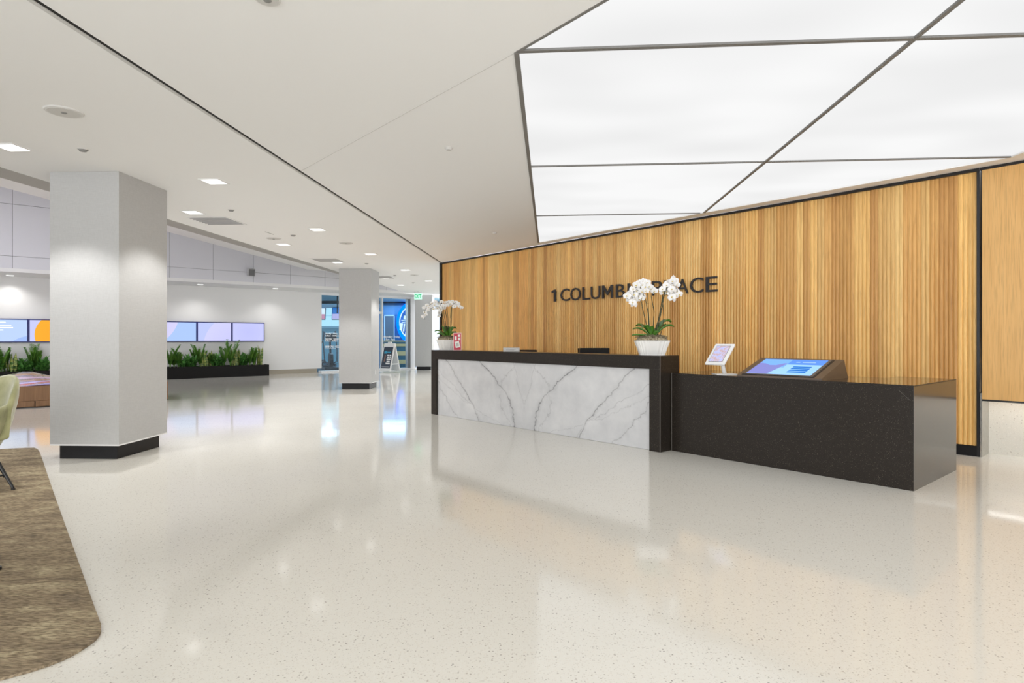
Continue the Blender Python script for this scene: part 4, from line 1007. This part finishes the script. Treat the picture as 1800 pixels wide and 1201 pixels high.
bm = N(); box(bm, -6 * sc_, 6 * sc_, 0, .06, 0, .004); obj('foot', bm, M_paper, r)
# grey name plate
p, s = cpt(899, .12); sc_ = p.y / F
r = thing('nameplate', 'grey nameplate standing on the counter in front of the wood wall', 'sign', (p.x, p.y, CH), 0)
bm = N(); box(bm, -14.5 * sc_, 14.5 * sc_, 0, .008, 0, 7.4 * sc_); bevel(bm, .002, 1); obj('plate', bm, M_greyplate, r)
bm = N(); box(bm, -12 * sc_, 12 * sc_, -.003, 0, 2 * sc_, 5.6 * sc_); obj('printed_band', bm, mat('plate_pale', (.62, .61, .59), .4), r)
for k in range(2):
    bm = N(); box(bm, -10 * sc_, (8 - 3 * k) * sc_, -.004, -.003, (4.3 - 1.4 * k) * sc_, (4.9 - 1.4 * k) * sc_); obj('text_line', bm, M_greytext, r)
bm = N(); box(bm, -13 * sc_, 13 * sc_, .008, .05, 0, .004); obj('foot', bm, M_greyplate, r)
# two office chairs behind
def office_chair(loc, rz, label, top):
    r = thing('office_chair', label, 'chair', loc, rz, 'office chairs behind the counter')
    bm = N(); rings = []
    for i in range(9):
        u = i / 8; z = .52 + (top - .52) * u; y = -.22 - .05 * math.sin(u * 3)
        rings.append([(-.22, y, z), (-.1, y - .03, z), (.1, y - .03, z), (.22, y, z), (.22, y + .05, z), (.1, y + .03, z), (-.1, y + .03, z), (-.22, y + .05, z)])
    loft(bm, rings); obj('backrest', bm, M_blackleather, r, smooth=False)
    bm = N(); box(bm, -.24, .24, -.22, .24, .44, .52); bevel(bm, .02); obj('seat', bm, M_blackleather, r)
    for s in (-1, 1):
        bm = N(); tube(bm, [(s * .235, -.2, .46), (s * .235, -.25, .8), (s * .235, -.22, top - .004)], .011, 8); obj('frame_tube', bm, M_chrome, r)
        bm = N(); tube(bm, [(s * .26, -.2, .5), (s * .26, -.1, .68), (s * .26, .15, .68), (s * .26, .2, .5)], .012, 8); obj('armrest', bm, M_chrome, r)
    bm = N(); cyl(bm, (0, 0, .12), (0, 0, .44), .03); obj('gas_lift', bm, M_chrome, r)
    for k in range(5):
        a = k * 1.2566; bm = N(); tube(bm, [(0, 0, .12), (math.cos(a) * .28, math.sin(a) * .28, .075)], [.022, .014], 6); lg = obj('base_arm', bm, M_chrome, r)
        bm = N(); cyl(bm, (math.cos(a) * .28 - .012, math.sin(a) * .28, .028), (math.cos(a) * .28 + .012, math.sin(a) * .28, .028), .028, n=12); obj('caster', bm, M_black, lg)
p, s = cpt(1050, .95)
office_chair((p.x, p.y, 0), R(185), 'black office chair whose backrest shows above the middle of the counter', EYE + (HY - 611.8) / F * (p.y + .22))
p, s = cpt(921, .95)
office_chair((p.x, p.y, 0), R(182), 'black office chair barely showing above the counter beside the nameplate', EYE + (HY - 615.2) / F * (p.y + .22))

# ---------------------------------------------------------------- tablet stand on desk
Pt = Vector((2.41, 6.63, DH)); Yt = Pt.y
r = thing('tablet_stand', 'white tablet on a white pedestal stand at the left of the low desk', 'tablet', Pt, 0)
def tz(px, py, y=0): return Vector(((px - HX) / F * (Yt + y) - Pt.x, y, EYE + (HY - py) / F * (Yt + y) - DH))
bx = tz(1274, 659).x
bm = N(); box(bm, bx - .115, bx + .115, -.08, .10, 0, .010); bevel(bm, .003, 1); obj('base_plate', bm, M_white, r)
th_t = math.atan2(DD.y, DD.x); ph_t = R(44); cen = Vector(((1265 - HX) / F * Yt - Pt.x, 0, EYE + (HY - 622) / F * Yt - DH))
uu = Vector((math.cos(th_t), math.sin(th_t), 0)); vv = Vector((-math.sin(th_t) * math.cos(ph_t), math.cos(th_t) * math.cos(ph_t), math.sin(ph_t))); nq_ = uu.cross(vv)
HWx, HWy = .1175, .160
bm = N(); cyl(bm, (bx, .01, .010), tuple(cen - nq_ * .03), .024, .016, 20); obj('stem', bm, M_white, r, smooth=True)
def tabm(name, wx, wy, z0, z1, m, bev=0):
    bm = N(); mt = Matrix((uu, vv, nq_)).transposed().to_4x4(); mt.translation = cen; box(bm, -wx, wx, -wy, wy, z0, z1)
    if bev: bevel(bm, bev, 2)
    bm.transform(mt); return obj(name, bm, m, r)
tabm('case', HWx, HWy, -.024, 0, M_white, .008)
tabm('glass_edge', HWx * .72, HWy * .78, 0, .0015, M_greytext)
def m_tab():
    m = bpy.data.materials.new('tablet_picture'); m.use_nodes = True; t = NT(m); t.t.nodes.clear()
    c = t.coord(); v = t.n('ShaderNodeTexNoise', i_Scale=26, i_Detail=3); t.l(c, v.inputs[0])
    rr = t.ramp(v.outputs[0], [(.3, (.50, .55, .95)), (.45, (.62, .62, .9)), (.55, (.62, .42, .42)), (.7, (.75, .78, 1))])
    e = t.n('ShaderNodeEmission'); t.l(rr, e.inputs[0]); e.inputs[1].default_value = .8; o = t.n('ShaderNodeOutputMaterial'); t.l(e.outputs[0], o.inputs[0]); return m
tabm('display', HWx * .68, HWy * .74, .0015, .003, m_tab())

# ---------------------------------------------------------------- kiosk
K0 = Vector((2.368, 6.316, 0)); K1 = Vector((2.925, 5.658, 0)); KD = (K1 - K0).normalized(); KL = (K1 - K0).length
K0 = K0 + Vector((-KD.y, KD.x, 0)) * .012
MK = frame(K0, KD)
kk = thing('touchscreen_kiosk', 'dark wedge-shaped console with a large blue touchscreen on the low desk', 'touchscreen', (K0.x, K0.y, DH), 0)
MKD = MK @ Matrix.Translation((0, 0, DH))
y_t, z_t, y_b = .52, .185, .62
M_kiosk = M_gran.copy(); M_kiosk.name = 'kiosk_bronze'; 
bm = N(); P_ = [(0, 0, 0), (0, 0, .018), (0, y_t, z_t), (0, y_b, 0)]
loft(bm, [[MKD @ Vector(q) for q in P_], [MKD @ Vector((KL, q[1], q[2])) for q in P_]]); obj('housing', bm, mat('kiosk_bronze', (.10, .07, .05), .3), kk, True)
sl = Vector((0, y_t, z_t - .018)); ang = math.atan2(sl.z, sl.y); MS = MKD @ Matrix.Translation((0, 0, .018)) @ Matrix.Rotation(ang, 4, 'X'); SLn = sl.length
bm = N(); box(bm, .045, KL - .08, .014, SLn - .025, .0005, .004, MS); obj('shadow_gap', bm, M_black, kk, True)
bm = N(); box(bm, .058, KL - .095, .024, SLn - .035, .004, .008, MS); obj('bezel', bm, mat('kiosk_bezel', (.10, .09, .085), .3), kk, True)
sx0, sx1, sy0, sy1 = .085, KL - .125, .045, SLn - .06; W_ = sx1 - sx0; H_ = sy1 - sy0
def sbox(name, u0, u1, v0, v1, m, k=0):
    bm = N(); box(bm, sx0 + W_ * u0, sx0 + W_ * u1, sy0 + H_ * v0, sy0 + H_ * v1, .008, .0095 + k * .0006, MS); return obj(name, bm, m, kk, True)
sbox('display', 0, 1, 0, 1, emis('kiosk_light', (.34, .60, 1.0), .95))
sbox('header_band', .46, 1, .66, 1, emis('kiosk_header', (.13, .30, .85), .9), 1)
sbox('picture_sky', 0, .46, .45, 1, emis('kiosk_sky', (.20, .42, 1.0), .95), 1)
bm = N(); prism(bm, [MS @ Vector((sx0 + W_ * u, sy0 + H_ * v, .0098)) for u, v in ((0, 0), (.33, 0), (.40, .4), (.45, .72), (.40, .72), (.30, .58), (.2, .58), (.1, .68), (0, .72))], MS.to_3x3() @ Vector((0, 0, .001)))
obj('picture_hills', bm, emis('kiosk_hills', (.25, .26, .62), .9), kk, True)
for k in range(4): sbox('menu_button', .60, .88, .14 + k * .11, .21 + k * .11, emis('kiosk_button', (.02, .17, .62), .9) if k == 0 else bpy.data.materials['kiosk_button'], 2)
for k, (u0, u1) in enumerate(((.56, .62), (.66, .86))): sbox('header_text', u0, u1, .80, .84, emis('kiosk_text', (.4, .6, 1), .9) if k == 0 else bpy.data.materials['kiosk_text'], 3)
bm = N(); P = bez(MKD @ Vector((.02, .30, .09)), MKD @ Vector((-.04, .25, .10)), MKD @ Vector((-.08, .24, .006)), 8); tube(bm, P, .003, 6); obj('cable', bm, M_black, kk, True)

# ---------------------------------------------------------------- A-frame sign
af = thing('sandwich_board', 'white plastic A-frame sign with a dark poster by the gym door', 'sign', (-4.72, 23.15, 0), R(-38))
def aleg(sgn, nm):
    T = Matrix.Translation((0, 0, 1.10)) @ Matrix.Rotation(sgn * R(13), 4, 'X')
    bm = N(); box(bm, -.31, .31, -.02, .02, -1.08, 0, T); box(bm, -.10, .10, -.018, .018, 0, .06, T)
    bevel(bm, .008, 1); o = obj(nm, bm, M_white, af); return T
T = aleg(-1, 'front_panel'); aleg(1, 'back_panel')
bm = N(); box(bm, -.26, .26, -.026, -.02, -.98, -.14, T); obj('poster', bm, mat('poster_navy', (.02, .03, .055), .4), af)
for x0, x1, z0, z1, c_ in ((-.2, -.05, -.40, -.30, 'cy'), (-.03, .16, -.37, -.33, 'cy'), (.0, .1, -.5, -.44, 'w'), (.13, .22, -.5, -.44, 'w'), (.02, .12, -.58, -.52, 'w'), (.15, .21, -.58, -.52, 'w'), (.0, .12, -.66, -.60, 'w'), (.14, .22, -.66, -.60, 'w'), (.02, .20, -.74, -.69, 'w'), (-.02, .22, -.82, -.76, 'w'), (-.22, .2, -.94, -.90, 'g'), (-.15, -.08, -.72, -.45, 'b')):
    mm = {'cy': ('poster_cyan', (.03, .35, .55)), 'w': ('poster_white', (.85, .85, .85)), 'g': ('poster_grey', (.25, .25, .28)), 'b': ('poster_brown', (.25, .13, .10))}[c_]
    m_ = bpy.data.materials.get(mm[0]) or mat(mm[0], mm[1], .5)
    bm = N(); box(bm, x0, x1, -.030, -.026, z0, z1, T); obj('print', bm, m_, af)
bm = N(); box(bm, -.29, -.27, -.18, .18, .30, .33); box(bm, .27, .29, -.18, .18, .30, .33); obj('brace', bm, M_white, af)

# ---------------------------------------------------------------- rug
rp_ = [(0, 791.3), (40, 789.3), (60, 788.7), (66, 791), (70, 797), (74.6, 810), (95, 870.5), (143.5, 1006.8), (165, 1068), (177.6, 1102), (178, 1111), (175, 1119), (168.6, 1127), (157, 1136), (143.5, 1145), (126, 1155), (107.6, 1164), (82, 1174), (53.8, 1183), (0, 1198)]
pts = [at(a_, b_, .0) for a_, b_ in rp_]
pts = [Vector((-7.6, pts[0].y - .02, 0))] + pts + [Vector((-3.6, pts[-1].y - .35, 0)), Vector((-7.6, 1.3, 0))]
bm = N(); prism(bm, [p + Vector((0, 0, .001)) for p in pts], (0, 0, .011))
M_rug = mat('brown_rug', (.22, .17, .105), .95, spec=.1); t = NT(M_rug)
a1 = t.n('ShaderNodeTexNoise', i_Scale=3.2, i_Detail=6, i_Roughness=.7); t.l(t.coord((.9, 2.2, 1), rot=(0, 0, -.12)), a1.inputs[0])
a2 = t.n('ShaderNodeTexNoise', i_Scale=60, i_Detail=4); t.l(t.coord((.5, 2, 1)), a2.inputs[0])
cc = t.ramp(a1.outputs[0], [(.33, (.24, .19, .135)), (.5, (.38, .30, .20)), (.66, (.56, .47, .31))])
cc = t.mix(t.math('MULTIPLY', t.ramp(a2.outputs[0], [(.35, 1.0), (.6, 0.0)]), .6), cc, (.06, .045, .03)); t.l(cc, t.b.inputs['Base Color']); t.bump(a2.outputs[0], .6, .008)
o = obj('area_rug', bm, M_rug); tag(o, 'mottled brown rug with rounded corners on the terrazzo at lower left', 'rug')

# ---------------------------------------------------------------- green armchairs
def armchair(loc, rz, label):
    r = thing('lounge_chair', label, 'chair', loc, rz, 'olive green lounge chairs')
    # local: faces +y ; back towards -y
    def shell(a0, a1, zt, zb, r0, r1, th, nm, squash=1.0):
        bm = N(); n = 26; rings = []
        for i in range(n + 1):
            u = i / n; a = a0 + (a1 - a0) * u; e = math.sin(math.pi * u) ** .28 if 0 < u < 1 else 0
            top = zb + .02 + (zt(u) - zb - .02) * max(e, .05); prof = []
            m = 8
            for k in range(m + 1):
                v = k / m; z = zb + (top - zb) * v; rr = r1 + (r0 - r1) * math.sin(v * math.pi * .55) ; prof.append((rr, z))
            outer_ = [(rr, z) for rr, z in prof]; inner_ = [(rr - th * (.55 + .45 * math.sin(math.pi * (k / m))), z - (.0 if k < m else .0)) for k, (rr, z) in enumerate(prof)][::-1]
            topc = [(prof[-1][0] - th * .28, prof[-1][1] + th * .28)]
            rings.append([Vector((math.cos(a) * q * squash, math.sin(a) * q, z)) for q, z in outer_ + topc + inner_])
        loft(bm, rings); return obj(nm, bm, M_velvet, r, smooth=True)
    shell(R(230), R(352), lambda u: .94, .40, .395, .28, .07, 'backrest', 1.0)
    shell(R(150), R(390), lambda u: .70 - .02 * math.cos(u * 6), .30, .365, .24, .06, 'arm_shell', 1.0)
    bm = N(); rings = []
    for z, k in ((.30, .55), (.33, .9), (.42, 1.0), (.45, .93)): rings.append([(math.cos(a) * .27 * k, math.sin(a) * .27 * k + .02, z) for a in (2 * math.pi * i / 24 for i in range(24))])
    loft(bm, rings); obj('seat', bm, M_velvet, r, smooth=True)
    for sx_, sy_ in ((1, 1), (-1, 1), (1, -1), (-1, -1)):
        bm = N(); cyl(bm, (sx_ * .20, sy_ * .20, .31), (sx_ * .322, sy_ * .322, .016), .017, .011, 10); lg = obj('leg', bm, M_black, r)
        bm = N(); cyl(bm, (sx_ * .323, sy_ * .323, .0), (sx_ * .322, sy_ * .322, .016), .015, .015, 10); obj('foot_cap', bm, M_black, lg)
    bm = N(); tube(bm, [(-.275, -.275, .125), (.275, -.275, .125), (.275, .275, .125), (-.275, .275, .125), (-.275, -.275, .125)], .008, 6); obj('stretcher', bm, M_black, r)
    return r
f1 = at(22, 864, 0)
armchair((f1.x - .455, f1.y + .005, .012), R(135), 'olive green velvet lounge chair cut by the left edge of the frame')
f2 = at(2.5, 1005, 0)
armchair((f2.x - .36, f2.y - .30, .012), R(85), 'nearer olive green lounge chair, only one black foot showing on the rug')
